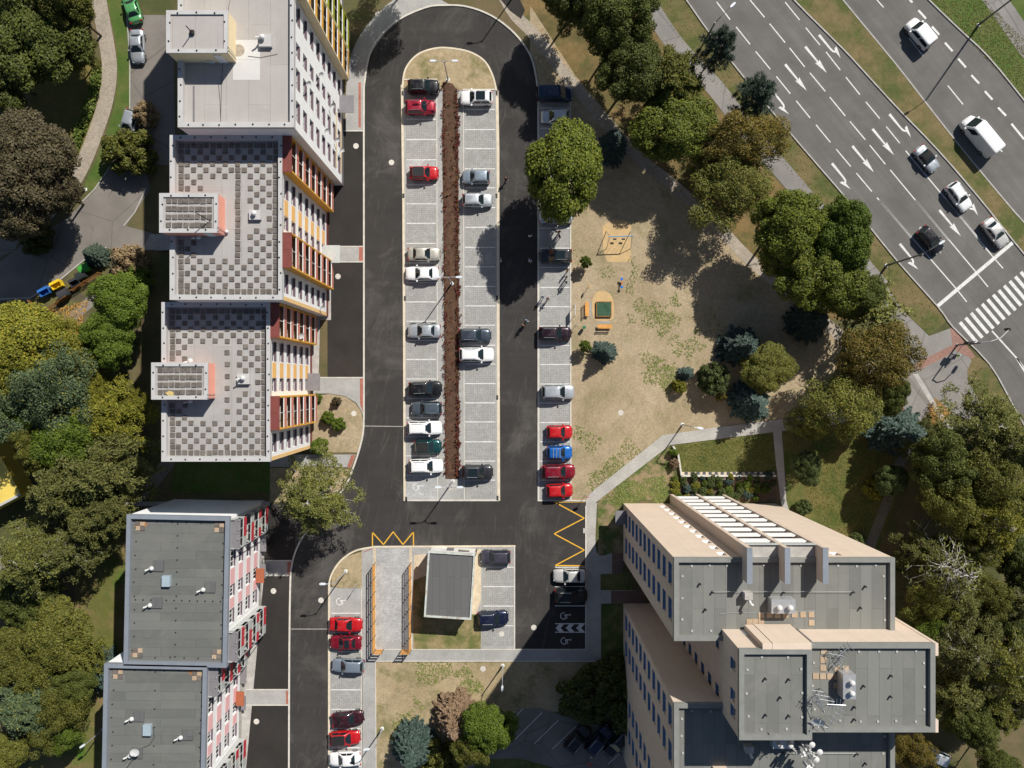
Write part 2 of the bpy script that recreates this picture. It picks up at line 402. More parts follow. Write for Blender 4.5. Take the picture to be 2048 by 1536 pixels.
MB().flat(pxs([(813,951),(874,951),(874,998),(813,998)]), IZ+.007).build('block_paved_bay', PAV_MIX, isl)
MB().flat(pxs([(812,321),(873,321),(873,345),(812,345)]), IZ+.010).build('block_paved_bay', PAV_MIX, isl)
for x0, x1, ya, yb in ((873.5,875,158,1000),(927,928.5,180,1000)): ribbon('kerb', [(x0,ya),(x1,yb)], 2.0, IZ+.05, KERB, isl, z0=0)
for pts in ([(807,160),(874,160)], [(926,180),(993,180)]): ribbon('kerb', pts, 2.6, IZ+.08, KERB, isl, z0=0)
bed = MB().prism(pxs([(886,164),(905,168),(914,180),(917,300),(918,958),(891,957),(888,560),(885,300)]), 0, IZ+.05).build('planting_bed', MULCH, isl)
MB().flat(pxs(rect(894,969,914,981)), IZ+.009).build('drain_cover', CONC, isl)
def stall(lst, x0, x1, z, par):
    for y in lst: MB().strip(pxs([(x0,y),(x1,y)]), 1.9/S_PX, None, z).build('stall_line', WHITE_LINE, par)
stall([200,239,279.5,320,370,408,447,487,526,565,604,642.5,681,719,758,797,835.5,873,911.6,950], 813, 872, IZ+.014, isl)
stall([219.5,259.6,297.7,338,376,415.4,455,495,534,573,612,650.5,690.5,728,767,805.7,843.8,883.5,922,960], 930, 990.5, IZ+.014, isl)
for x, y in ((805.5,187),(807,392),(810,597),(812.5,998),(993.5,187),(993,392),(994,596),(994.5,795),(995,996),(809,798)):
    MB().box(-.13,.13,-.3,.3,0,.004).build('gully_grate', None or plain('grate_iron%d' % int(x+y), (.05,.048,.045), .6), isl, (*P(x,y), IZ+.016))
# east row of stalls ------------------------------------------------
row = slab('parking_row', [(1074.5,175),(1142,172),(1143,1002),(1075,1002)], IZ, PAV_GREY)
MB().flat(pxs([(1079,177),(1139,177),(1139,1000),(1079,1000)]), IZ+.006).build('lattice_field', LATT, row)
ribbon('kerb', [(1076.5,176),(1077,1002)], 3.6, IZ+.012, KERB, row, z0=0)
ribbon('kerb', [(1140.5,174),(1141.5,1002)], 2.4, IZ+.06, KERB, row, z0=0)
ribbon('kerb', [(1075,1001),(1172,1001.5)], 2.4, IZ+.022, KERB, row, z0=0)
ribbon('kerb', [(1075,174.5),(1142,172.5)], 2.4, IZ+.022, KERB, row, z0=0)
stall([216.7,257,296,335,375,414,456.7,496.6,535,575,613.5,652.4,691,729,768,806,845,883.5,922,960], 1080, 1139, IZ+.014, row)
# south-west row -------------------------------------------------------
sw = slab('parking_row_south', [(657,1174),(724,1174),(724,1560),(657,1560)], IZ, PAV_GREY)
MB().flat(pxs(rect(662,1226,722,1560)), IZ+.006).build('lattice_field', LATT, sw)
ribbon('kerb', [(658.5,1166),(658.5,1560)], 4.2, IZ+.012, KERB_BUFF, sw, z0=0)
ribbon('kerb', [(723,1174),(723,1560)], 1.8, IZ+.03, KERB, sw, z0=0)
stall([1226,1264.6,1303,1340,1379,1418,1456.5,1494.7,1532], 663, 721.5, IZ+.014, sw)
slab('corner_island', smooth_px([(664,1172),(664,1155),(674,1130),(692,1114),(724,1103)], 5) + [(724,1176),(678,1176)], IZ+.02, LAWN_DRY)
ribbon('kerb', smooth_px([(659,1200),(659,1165),(668,1140),(685,1118),(712,1101),(746,1094)], 5), 3.4, IZ+.03, KERB_BUFF, bpy.data.objects['corner_island'], z0=0)
# lower middle block: ramp court, kiosk plot, stalls
ramp = slab('entrance_court', [(724,1100),(746,1095),(1030,1092),(1030,1300),(750,1300),(724,1320)], IZ-.02, PAV_GREY)
MB().flat(pxs([(754,1097),(818,1096),(817,1284),(752,1284)]), IZ-.014).build('court_paving', PAV_MIX, ramp)
for x in (749.5, 821.5): ribbon('court_edge', [(x,1096),(x,1300)], 6, IZ-.012, PAV_BUFF, ramp)
ribbon('kerb', [(744,1093.5),(1031,1092)], 3.6, IZ+.02, KERB_BUFF, ramp, z0=0)
MB().flat(pxs([(727,1103),(744,1096),(744,1098),(727,1105)]), IZ-.013).build('tactile_strip', PAV_RED, ramp)
MB().flat(pxs([(828,1110),(962,1098),(962,1200),(950,1235),(962,1296),(828,1298)]), IZ-.010).build('kiosk_plot', GRAVEL, ramp)
MB().flat(pxs([(827,1160),(856,1150),(856,1232),(950,1228),(962,1230),(962,1298),(827,1298)]), IZ-.006).build('kiosk_lawn', two('tired_lawn', (.30,.235,.12), (.13,.14,.045), .5, .42, .6, fine=7, finevar=.35), ramp)
MB().flat(pxs(rect(965,1097,1027,1291)), IZ-.004).build('lattice_field', LATT, ramp)
ribbon('kerb', [(1029,1092),(1029,1300)], 2.6, IZ+.01, KERB, ramp, z0=0)
stall([1134,1172.8,1211.7,1251], 966.5, 1027, IZ+.004, ramp)
slab('south_footway', [(724,1321),(750,1299),(1172,1299),(1172,1322)], IZ-.01, PAV_GREY)
slab('southwest_footway', [(725,1315),(750,1318),(752,1560),(725,1560)], IZ-.014, PAV_GREY)
ribbon('kerb', [(751,1322),(1202,1322)], 1.8, IZ+.01, KERB, bpy.data.objects['south_footway'], z0=0)
ribbon('kerb', [(751,1323),(752.5,1560)], 1.6, IZ+.01, KERB, bpy.data.objects['southwest_footway'], z0=0)
ribbon('kerb', [(750,1298.5),(1172,1298.5)], 1.6, IZ+.012, KERB, bpy.data.objects['south_footway'], z0=0)
# east footway and the diagonal path
fw = slab('east_footway', smooth_px([(1171.5,1322),(1171.5,1150),(1171.5,1012),(1176,993),(1189,979)], 5) + [(1325,870.5),(1427,855.5),(1535,842),(1640,828),(1720,815),(1790,800),(1812,826),(1720,843),(1563,862),(1566,900),(1572,1000),(1580,1030),(1566,1030),(1561,1000),(1552,930),(1546,864),(1427,879),(1340,890)] + smooth_px([(1340,890),(1201,997),(1195,1006),(1193,1022),(1193,1105),(1224,1106)], 4) + [(1224,1147),(1201,1148),(1201,1180),(1290,1181),(1290,1206),(1202,1207),(1202,1322)], IZ-.016, PAV_PATH)
ribbon('kerb', [(1171.5,1300),(1171.5,1150),(1171.5,1012)], 2.4, IZ+.014, KERB, fw, z0=0)
MB().flat(pxs([(1784,800),(1794,800),(1812,822),(1800,826)]), IZ-.01).build('tactile_strip', PAV_RED, fw)
for q in ([(1224,1106),(1248,1106),(1244,1148),(1224,1147)], [(1222,1181),(1290,1181),(1290,1206),(1222,1207)]):
    MB().flat(pxs(q), IZ-.011).build('doorway_paving', pavers('brown_paving%d' % q[1][0], (.2,.13,.10), (.2,.1)), fw)
MB().flat(pxs(rect(1166,1056,1175,1066)), IZ+.02).build('gully_cover', CONC, fw)
# kerbside asphalt markings in the small court
stall([1134.3,1173,1211.6,1247.3,1264.3], 1110, 1169.5, .020, ring)
for k in range(3):
    x = 1111 + k*20.5
    MB().flat(pxs([(x,1256),(x+7,1248.5),(x+17,1248.5),(x+10,1256),(x+17,1263),(x+7,1263)]), .021).build('chevron_marking', WHITE_LINE, ring)
for pts in ([(745,1091),(745,1064.5),(767,1089),(786.3,1063.5),(806,1089),(827,1063.5),(827,1091)], [(1171,1003.5),(1109,1004),(1168.6,1036.2),(1108.3,1067.5),(1168.6,1100),(1110.5,1130.8),(1169,1131.5)]):
    for a, b in zip(pts, pts[1:]): MB().strip(pxs([a, b]), 2.2/S_PX, None, .020 + .0006*(a[0]%3)).build('zigzag_line', YEL_LINE, ring)
def wheelchair(px, py, z, par):
    x, y = P(px, py); m = MB(); r = .42; t = .10
    ringp = [(x-.1+r*math.cos(R(a)), y-.05+r*math.sin(R(a))) for a in range(75, 335, 20)]
    m.strip(ringp, t, None, z)
    m.strip([(x+.80,y+.1),(x+.66,y+.1)], .20, None, z+.0005)                       # head
    m.strip([(x+.58,y+.1),(x-.02,y+.08)], .12, None, z+.001)
    m.strip([(x+.28,y+.05),(x+.28,y-.30),(x+.42,y-.34)], .09, None, z+.0015)
    m.strip([(x+.12,y+.06),(x+.10,y-.30)], .09, None, z+.002)
    m.build('wheelchair_symbol', WHITE_LINE, par)
wheelchair(834, 973, IZ+.016, isl); wheelchair(681, 1202, IZ+.016, sw); wheelchair(1129, 1231, .022, ring); wheelchair(1130, 1281, .022, ring)
def manhole(px, py, z, par, c=KERB):
    MB().lathe([(.36,0),(.36,.008),(.30,.012)], n=18).build('manhole_cover', c, par, (*P(px,py), z))
for x, y, z, p_ in ((712,292,.018,ring),(676,553,.018,ring),(547,1182,.018,ring),(513,1443,.018,ring),(642,1200.5,.014,ring),(783,325,.014,ring),(1067.6,1255,.014,ring),(1003,1267.6,IZ,ramp)): manhole(x, y, z, p_)
manhole(708, 827, .062, bpy.data.objects['corner_bed']); manhole(1241.5, 825.5, .01, bpy.data.objects['playground_lawn']); manhole(966, 1337.6, .01, bpy.data.objects['corner_lawn']); manhole(756,29,.052,bpy.data.objects['north_footway'])

# paths through the trees ------------------------------------------
ribbon('park_path', [(1000,-20),(1030,30),(1062,62),(1100,108),(1130,148),(1170,196),(1215,250),(1290,326),(1340,365),(1430,446),(1500,520),(1600,604),(1700,690),(1770,770)], 23, .02, PAV_TAN, sm=3)
MB().flat(pxs([(985,-20),(1030,-20),(1050,20),(1042,38),(1020,22)]), .024).build('path_asphalt', ASPH_LOT, bpy.data.objects['park_path'])
ribbon('street_footway', [(1275,-30),(1320,45),(1360,100),(1430,175),(1480,240),(1545,318),(1615,400),(1690,490),(1762,575)], 36, .02, ASPH_WALK, sm=3)
plaza = sheet('crossing_footway', [(1742,592),(1772,570),(1806,622),(1858,672),(1880,664),(1905,655),(1950,712),(1943,722),(1934,742),(1936,765),(1975,825),(2010,880),(1960,860),(1900,820),(1860,870),(1825,880),(1790,830),(1790,790),(1800,740),(1830,738),(1800,690),(1780,640)], .021, ASPH_WALK)
MB().flat(pxs([(1829,728),(1880,702),(1905,690),(1900,655),(1912,663),(1950,712),(1944,718),(1910,700),(1890,714),(1834,742)]), .025).build('tactile_strip', pavers('faded_red_paving', (.33,.19,.15), (.2,.1)), plaza)
ribbon('footway_kerb', [(1829,745),(1880,830),(1905,860)], 9, .03, CONC, plaza)
ribbon('footway_kerb', [(1812,752),(1860,812),(1845,860)], 8, .028, ASPH_OLD, plaza)
MB().flat(pxs([(1870,795),(1902,822),(1890,850),(1842,862)]), .026).build('leaf_litter_verge', two('leaf_litter', (.33,.19,.07), (.22,.14,.06), 2, fine=7, finevar=.4), plaza)
ribbon('wood_path', [(1832,872),(1812,905),(1796,935),(1775,1000),(1752,1060),(1730,1120)], 20, .02, ASPH_OLD, sm=3)
# west drive
drive = sheet('west_drive', [(255,30),(345,30),(352,330),(295,330),(300,380),(252,452),(318,470),(345,474),(345,500),(250,500),(212,497),(172,519),(121,561),(60,600),(-30,604),(-30,545),(60,478),(130,440),(165,405),(190,380),(232,318),(262,215),(262,120)], .012, ASPH_OLD)
ribbon('kerb', [(0,598),(60,596),(121,559),(172,517),(212,495)], 2.4, .07, CONC, drive, z0=0)
ribbon('kerb', [(165,403),(190,378),(232,316),(260,215),(260,120),(254,30)], 2.2, .07, CONC, drive, z0=0)
ribbon('kerb', [(293,375),(270,425),(247,452)], 2.0, .07, CONC, drive, z0=0)
sheet('bin_yard', [(66,600),(122,561),(172,520),(205,500),(240,560),(200,600),(150,640),(110,640)], .016, two('yard_grass', (.13,.12,.04), (.09,.075,.05), .5, fine=8))
sheet('bin_yard_walk', [(150,618),(215,555),(236,562),(190,610),(140,650),(115,640)], .019, ASPH_OLD)
sheet('west_car_bay', [(-30,470),(25,455),(48,460),(30,500),(-30,530)], .014, ASPH_OLD)
ribbon('west_footpath', [(193,-30),(203,30),(213,85),(219,130),(217,170),(208,215),(190,268),(165,330),(135,380),(90,430)], 30, .021, PAV_TAN, sm=4)
sheet('entrance_step_path', [(300,468),(345,470),(345,500),(285,500)], .02, CONC)
ribbon('alley', [(270,1000),(310,960),(340,920)], 26, .02, ASPH_OLD)
sheet('alley_pavement', [(250,1003),(540,1003),(540,1012),(250,1012)], .034, CONC)
sheet('block_lawn', [(352,925),(540,925),(548,960),(545,985),(340,985)], .02, VERGE_G)
sheet('west_lane', [(-30,1120),(30,1100),(70,1130),(20,1180),(-30,1210)], .014, ASPH_OLD)
# shaded south car park
slot = sheet('shaded_car_park', [(1035,1418),(1080,1415),(1150,1440),(1300,1475),(1420,1480),(1420,1600),(900,1600),(905,1520),(985,1500)], .014, ASPH_OLD)
for a, b in (((1046,1417),(1020,1445)),((1084,1425),(1030,1479)),((1117,1440),(1069,1487)),((1152,1452),(1105,1498)),((1180,1470),(1143,1507)),((1235,1464),(1180,1517)),((1270,1480),(1216,1528)),((1307,1488),(1258,1536))):
    MB().strip(pxs([a,b]), 1.4/S_PX, None, .018).build('stall_line', WHITE_LINE, slot)
manhole(1179, 1529, .016, slot, PAV_RED); wheelchair(1297,1532,.02,slot)
sheet('car_park_verge', [(960,1518),(1040,1517),(1110,1536),(1150,1600),(900,1600)], .018, LAWN_GREEN)

# dual carriageway ----------------------------------------------------
EA0 = [(1330,-55),(1372,0),(1417,64),(1497,167),(1600,290),(1704,411),(1790,517.6),(1876,614.7),(1905,654),(1978,728),(2025,810),(2075,900)]
EA1 = [(1540,-60),(1587,0),(1685,98),(1735,152),(1796,218.5),(1875,300.6),(1957,395.6),(2020,474.7),(2090,560)]
EB0 = [(1640,-60),(1685,0),(1792,130),(1868,228),(1938,316),(2020,414.6),(2048,446),(2100,510)]
EB1 = [(1800,-60),(1857,0),(1919,60),(1976,114),(2048,202),(2100,270)]
roadA = sheet('carriageway', smooth_px(EA0, 3) + [(2200,900),(2200,700)] + smooth_px(EA1, 3)[::-1], .012, ASPH_ROAD)
roadB = sheet('far_carriageway', smooth_px(EB0, 3) + smooth_px(EB1, 3)[::-1], .012, ASPH_ROAD)
slab('median_strip', smooth_px(EA1, 3)[:-2] + smooth_px(EB0, 3)[::-1], .10, VERGE)
verge = sheet('street_verge', smooth_px(EA0, 3)[:24] + [(1860,670),(1806,622),(1772,572),(1640,420),(1560,320),(1490,235),(1440,172),(1375,105),(1330,42),(1285,-40)], .009, VERGE)
sheet('street_verge_south', [(1905,654),(1950,712),(1978,728),(2025,810),(2075,900),(2010,880),(1975,825),(1936,765),(1934,742),(1943,722)], .024, VERGE)
far = sheet('far_verge', smooth_px(EB1, 3) + [(2150,260),(2150,-60)], .009, VERGE_G)
ribbon('far_footway', [(1960,-40),(1995,5),(2050,85),(2100,150)], 44, .02, ASPH_WALK)
for e, par in ((EA0, roadA), (EA1, roadA), (EB0, roadB), (EB1, roadB)): ribbon('kerb', e, 2.6, .13, CONC, par, sm=3, z0=0)
def dash(a, b, par, wpx=2.2): MB().strip(pxs([a,b]), wpx/S_PX, None, .017).build('lane_line', WHITE_LINE, par)
z7 = lambda x, y: (1400 + x/3.1605, y/3.1605)
for q in (((105,12),(190,125)),((228,170),(316,280)),((352,325),(444,438)),((482,483),(570,592)),((608,637),(696,746)),((733,789),(824,900)),((860,942),(953,1053)),((988,1094),(1086,1211)),
          ((316,0),(408,110)),((440,150),(538,270)),((566,303),(662,424)),((694,460),(792,578)),((820,614),(918,733)),((947,767),(1044,883)),((1072,917),(1171,1038)),
          ((538,14),(630,127)),((668,175),(758,285)),((796,328),(886,443)),((922,488),(1010,598)),((1048,644),(1136,750)),((1177,800),(1262,905)),((1300,953),(1340,1003))):
    dash(z7(*q[0]), z7(*q[1]), roadA)
for q in (((1118,1249),(1348,1517)),((1202,1074),(1570,1517)),((1340,1003),(1770,1517))): dash(z7(*q[0]), z7(*q[1]), roadA)
z5 = lambda x, y: (1500 + x/3.657, 400 + y/3.657)
for q in (((945,0),(1505,645)),((1505,645),(1585,745)),((1210,0),(1655,530)),((1655,530),(1740,635)),((1435,0),(1780,420)),((1780,420),(1850,500))): dash(z5(*q[0]), z5(*q[1]), roadA)
for q in (((1118,0),(1160,47)),((1320,240),(1410,353)),((1566,541),(1662,660)),((1800,830),(1910,960))): dash(z7(*q[0]), z7(*q[1]), roadB)
for q in (((1380,65),(1428,118)),((1466,168),(1512,220)),((1548,270),(1596,324)),((1632,371),(1680,426)),((1715,475),(1764,528)),((1800,576),(1848,630)),((1884,680),(1934,732)),((1968,782),(2048,880)),((1325,0),(1343,15))): dash(z7(*q[0]), z7(*q[1]), roadB, 4.2)
MB().strip(pxs([(1874,613),(2027,484)]), 7/S_PX, None, .0185).build('stop_line', WHITE_LINE, roadA)
for k in range(13):
    ax, ay = 1920 + k*11.05, 644.5 - k*9.15
    MB().strip(pxs([(ax,ay),(ax+33.5,ay+40)]), 6.8/S_PX, None, .0175).build('crossing_stripe', WHITE_LINE, roadA)
dash((1984,662),(2033,716),roadA,3); dash((2033,716),(2075,770),roadA,3); dash((2033,716),(2055,752),roadA,4)
DV = Vector((.634, -.773)); NVr = Vector((-.773, -.634))        # driving direction, right-hand side
def arrow(px, py, kind, par=roadA, z=.0178):
    """lane arrow, tail at the pixel; kind s / l / r"""
    o = Vector(P(px, py)); m = MB(); W2 = .11
    q = lambda a, b: tuple(o + DV*a + NVr*b)
    if kind == 's':
        m.flat([q(0,-.17),(q(0,.17)),q(2.6,.10),q(2.45,.36),q(4.4,0),q(2.45,-.36),q(2.6,-.10)], z)
    else:
        s = 1 if kind == 'r' else -1
        m.flat([q(0,-.17),q(0,.17),q(2.3,.11),q(2.3,-.11)], z)
        m.strip([q(2.3,0),q(2.75,.05*s),q(3.0,.22*s),q(3.05,.42*s)], .24, None, z+.0004)
        m.flat([q(2.62,.42*s),q(2.55,.80*s),q(3.1,.62*s),q(4.1,.25*s),q(3.2,.25*s)], z+.0008)
    m.build('lane_arrow', WHITE_LINE, par)
for p_, kd in ((z7(752,221),'l'),(z7(665,295),'s'),(z7(538,407),'s'),(z7(445,560),'r'),(z7(1197,722),'l'),(z7(1090,815),'s'),(z7(963,923),'s'),(z7(834,1033),'r'),(z7(1620,1215),'l'),(z7(1513,1328),'s'),(z5(1095,320),'r'),(z5(1242,200),'s')): arrow(*p_, kd)
# ------------------------------------------------------------------ buildings
def facade(name, c, streak):
    q = N(name, .85); v = q.pos()
    cc = q.ramp(q.noise(v, .6, 5), [(.3, tuple(x*.95 for x in c)), (.7, tuple(min(1, x*1.04) for x in c))])
    cc = q.mix(q.ramp(q.noise(q.pos((1.6,1.6,.05)), 1.0, 5, .7), [(.48, 0), (.8, streak)]), cc, tuple(x*.62 for x in c))
    q.col(cc); q.bump(q.noise(v, 14, 2), .05, .01); return q.m
RENDER_W = facade('white_render', (.87, .87, .865), .16)
RENDER_BE = facade('beige_render', (.68, .555, .445), .28)
RENDER_CR = plain('cream_render', (.80, .66, .42), .85, .05, .8)
ORANGE = plain('orange_render', (.84, .50, .18), .8, .05, .8)
PEACH = plain('peach_render', (.82, .55, .25), .8, .05, .8)
SALMON = plain('salmon_panel', (.58, .22, .16), .7, .06, 2)
SALMON_W = plain('salmon_render', (.82, .36, .27), .8, .06, 1)
DKRED = plain('dark_red_panel', (.20, .055, .045), .6, .12, 1.5)
OCHRE = plain('ochre_panel', (.72, .38, .06), .7, .06, 1)
GREEN_P = plain('lime_panel', (.36, .38, .03), .7, .06, 1)
PINK = plain('pink_render', (.82, .47, .47), .8, .05, 1)
RED_P = plain('red_panel', (.52, .045, .06), .5, .08, 2)
GREY_P = plain('grey_metal_panel', (.20, .19, .20), .55, .1, 2)
FRAME_W = plain('white_frame', (.78, .78, .77), .5, .04, 4)
FRAME_G = plain('grey_frame', (.46, .48, .47), .5, .08, 4)
SILL_P = plain('plum_sill', (.135, .095, .115), .5, .1, 4)
SILL_SKY = plain('sky_tinted_sill', (.14, .25, .42), .4, .1, 4)  # blue sky reflection put into the colour of the shaded west sills
SILL_W = plain('white_sill', (.82, .82, .82), .5, .04, 4)
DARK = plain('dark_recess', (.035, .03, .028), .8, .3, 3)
COPING_G = plain('grey_coping', (.29, .32, .36), .45, .08, .8, metal=.3)
COPING_W = plain('white_coping', (.49, .48, .47), .6, .07, .7)
COPING_F = plain('felt_coping', (.225, .228, .212), .85, .1, 1.5)
CAPMET = plain('vent_metal', (.62, .62, .62), .35, .1, 4, metal=.6)
VENT_W = plain('white_vent', (.64, .635, .62), .5, .06, 6)
BLACKM = plain('black_iron', (.03, .03, .03), .6, .2, 6)
GALV = plain('galvanised_steel', (.45, .47, .48), .4, .12, 8, metal=.7)
HATCHB = plain('blue_grey_hatch', (.34, .42, .47), .5, .06, 2)
PAVER = two('weathered_paver', (.115, .10, .088), (.185, .162, .14), 1.1, .35, .65, fine=14, finevar=.22)
PAVER_T = two('tan_paver', (.47, .36, .25), (.42, .31, .21), 1.5, fine=12, finevar=.1)
RUST = two('rusty_leaves', (.36, .17, .07), (.25, .13, .06), 3, fine=10, finevar=.4)
gq = N('window_glass', .08); gq.b.inputs['Base Color'].default_value = (.02,.025,.03,1); gq.b.inputs['Specular IOR Level'].default_value = .6
gq.col(gq.ramp(gq.noise(gq.pos(), .8, 2), [(.35, (.012,.015,.02)), (.7, (.05,.055,.06))])); GLASS = gq.m

def felt(name, c, along, strip=1.0, var=.10, stain=None, patch=0.0):
    """roofing felt in lapped strips; along 'x' or 'y' is the way the strips run"""
    q = N(name, .9); v = q.pos(rot=0 if along == 'x' else R(90))
    br = q.n('TexBrick'); br.inputs['Scale'].default_value = 1; br.inputs['Brick Width'].default_value = 8.0; br.inputs['Row Height'].default_value = strip
    br.inputs['Mortar Size'].default_value = .018; br.inputs['Mortar Smooth'].default_value = .2
    br.inputs['Color1'].default_value = (*[x*(1-var) for x in c],1); br.inputs['Color2'].default_value = (*[x*(1+var) for x in c],1); br.inputs['Mortar'].default_value = (*[x*.62 for x in c],1)
    q.l(v, br.inputs['Vector']); cc = br.outputs['Color']
    if stain: cc = q.mix(q.ramp(q.noise(v, .35, 7, .68, .5), [(.47, 0), (.72, .55)]), cc, stain)
    f = q.noise(q.pos(), 22, 3, .7)
    cc = q.mix(1.0, cc, q.ramp(f, [(.2, .86), (.8, 1.14)]), 'MULTIPLY')
    cc = q.mix(q.ramp(q.noise(q.pos((.15,1.2,1) if along == 'x' else (1.2,.15,1)), 1.2, 5, .7), [(.45, 0), (.8, .25)]), cc, tuple(x*.7 for x in c))
    q.col(cc); q.bump(f, .2, .01); return q.m
ROOF_PALE = felt('pale_roofing', (.405, .376, .352), 'y', 2.2, .035, (.47, .447, .425))
ROOF_BLK = felt('grey_roofing', (.375, .36, .342), 'y', 2.0, .05, (.475, .462, .445))
ROOF_D = felt('dark_felt_x', (.145, .150, .140), 'x', 1.0, .13, (.20, .19, .172))
ROOF_E = felt('dark_felt_y', (.18, .183, .168), 'y', 1.0, .13, (.24, .23, .205))
ROOF_K = felt('kiosk_felt', (.125, .125, .125), 'y', .9, .08)

def wall_face(mb, o, u, n, a0, a1, z0, z1, openings, depth, m=0, mr=0):
    """wall rectangle with real openings (a0,a1,z0,z1) and reveals `depth` deep"""
    A = sorted({a0, a1} | {x for q in openings for x in q[:2]}); Z = sorted({z0, z1} | {x for q in openings for x in q[2:4]})
    pt = lambda a, d, z: (o[0]+u[0]*a+n[0]*d, o[1]+u[1]*a+n[1]*d, z)
    for i in range(len(A)-1):
        for j in range(len(Z)-1):
            ca, cz = (A[i]+A[i+1])/2, (Z[j]+Z[j+1])/2
            if any(q[0] < ca < q[1] and q[2] < cz < q[3] for q in openings): continue
            mb.add([pt(A[i],0,Z[j]),pt(A[i+1],0,Z[j]),pt(A[i+1],0,Z[j+1]),pt(A[i],0,Z[j+1])], [(0,1,2,3)], m)
    for q in openings:
        b0, b1, c0, c1 = q[:4]; d = -depth
        for e in (((b0,c0),(b1,c0)),((b1,c0),(b1,c1)),((b1,c1),(b0,c1)),((b0,c1),(b0,c0))):
            (s0,t0),(s1,t1) = e
            mb.add([pt(s0,0,t0),pt(s1,0,t1),pt(s1,d,t1),pt(s0,d,t0)], [(0,1,2,3)], mr)
WIN = {}
def window(parent, o, u, a0, a1, z0, z1, depth, sill_m, frame_m=FRAME_W, mull=2, out=.04, name='window'):
    """window > pane, sill: local x along the wall, y outward"""
    w_, h_ = round(a1-a0, 3), round(z1-z0, 3); key = (w_, h_, depth, mull, out)
    if key not in WIN:
        f = MB(); t = .07; d0, d1 = -depth-.05, -depth+.03
        for q in ((0,w_,0,t),(0,w_,h_-t,h_),(0,t,t,h_-t),(w_-t,w_,t,h_-t)): f.box(q[0],q[1],d0,d1,q[2],q[3])
        for k in range(1, mull): x = w_*k/mull; f.box(x-.035,x+.035,d0,d1,t,h_-t)
        g = MB().box(t,w_-t,d0+.01,d0+.035,t,h_-t); s = MB().box(.0,w_,d1,out,.0,.035)
        WIN[key] = (f.mesh('window_frame', [FRAME_W]), g.mesh('window_pane', [GLASS]), s.mesh('window_sill', [SILL_P]))
    f, g, s = WIN[key]
    wo = link(name, f, parent, (o[0]+u[0]*a0, o[1]+u[1]*a0, z0), math.atan2(u[1], u[0]))
    if frame_m is not FRAME_W: setmats(wo, [frame_m])
    link('pane', g, wo); so = link('sill', s, wo)
    if sill_m is not SILL_P: setmats(so, [sill_m])
    return wo
def parapet(mb, x0, x1, y0, y1, w_, z0, z1, m=0, we=None):
    we = w_ if we is None else we
    mb.box(x0,x1,y1-w_,y1,z0,z1,m).box(x0,x1,y0,y0+w_,z0,z1,m).box(x0,x0+w_,y0+w_,y1-w_,z0,z1,m).box(x1-we,x1,y0+w_,y1-w_,z0,z1,m)
CLIP = MB().lathe([(.09,0),(.09,.05),(.05,.07)], n=8).mesh('clip', [BLACKM])
CLIP_G = MB().box(-.09,.09,-.09,.09,0,.06).mesh('clip_block', [plain('clip_concrete', (.42,.42,.40), .8)])
def clips(parent, x0, x1, y0, y1, z, step=1.6, me=CLIP, jit=.12):
    rnd = random.Random(int(x0*31+y0*17))
    for (a, b, c, d) in ((x0,y0,x1,y0),(x1,y0,x1,y1),(x1,y1,x0,y1),(x0,y1,x0,y0)):
        L = math.hypot(c-a, d-b); k = max(1, int(L/step))
        for i in range(k):
            t = (i+.5)/k; link('conductor_clip', me, parent, (a+(c-a)*t+rnd.uniform(-jit,jit), b+(d-b)*t+rnd.uniform(-.05,.05), z))
PAVM = []
for k in range(4):
    rnd = random.Random(k); h = .248
    pts = [(sx*h+rnd.uniform(-.02,.02), sy*h+rnd.uniform(-.02,.02)) for sx, sy in ((-1,-1),(1,-1),(1,1),(-1,1))]
    PAVM.append(MB().prism(pts, 0, .09).mesh('paver', [PAVER]))
PAVM_T = MB().prism([(-.25,-.25),(.25,-.25),(.25,.25),(-.25,.25)], 0, .06).mesh('tan_paver', [PAVER_T])
def paver(parent, x, y, z, me=None, jit=.03, rnd=random.Random(5)):
    o = link('paver', me or rnd.choice(PAVM), parent, (x+rnd.uniform(-jit,jit), y+rnd.uniform(-jit,jit), z), rnd.uniform(-.05,.05))
    return o
def vent_dome(parent, x, y, z, r=.27, h=.5, stack=True):
    b = MB().lathe([(r*.55,0),(r*.55,h*.6),(r,h*.62),(r*.95,h*.8),(r*.6,h),(r*.2,h*1.06)], n=14).build('vent', VENT_W, parent, (x,y,z), smooth=False)
    if stack:
        MB().path([(-.35,-.1,0),(-.35,-.1,.5),(-.62,-.2,.62)], .09, 8).build('vent_pipe', VENT_W, b)
    return b
def dish(parent, p0, d, r=.35, m=VENT_W):
    d = Vector(d).normalized(); c = Vector(p0); t = Vector((0,0,1)) if abs(d.z) < .9 else Vector((1,0,0))
    u = d.cross(t).normalized(); v = d.cross(u); mb = MB(); vs = [c - d*.10]; n = 14
    for q, dd in ((.6,-.065),(1.0,0)):
        for i in range(n): a = 2*math.pi*i/n; vs.append(c + (u*math.cos(a)+v*math.sin(a))*r*q + d*dd)
    fs = [(0,1+i,1+(i+1)%n) for i in range(n)] + [(1+i,1+n+i,1+n+(i+1)%n,1+(i+1)%n) for i in range(n)]
    mb.add(vs, fs); mb.tube(c-d*.1, c-d*.45, .025, n=5); mb.tube(c - v*r*.9, c + d*.4, .015, n=4); mb.tube(c+d*.36, c+d*.46, .05, n=6)
    return mb.build('satellite_dish', m, parent, smooth=True)

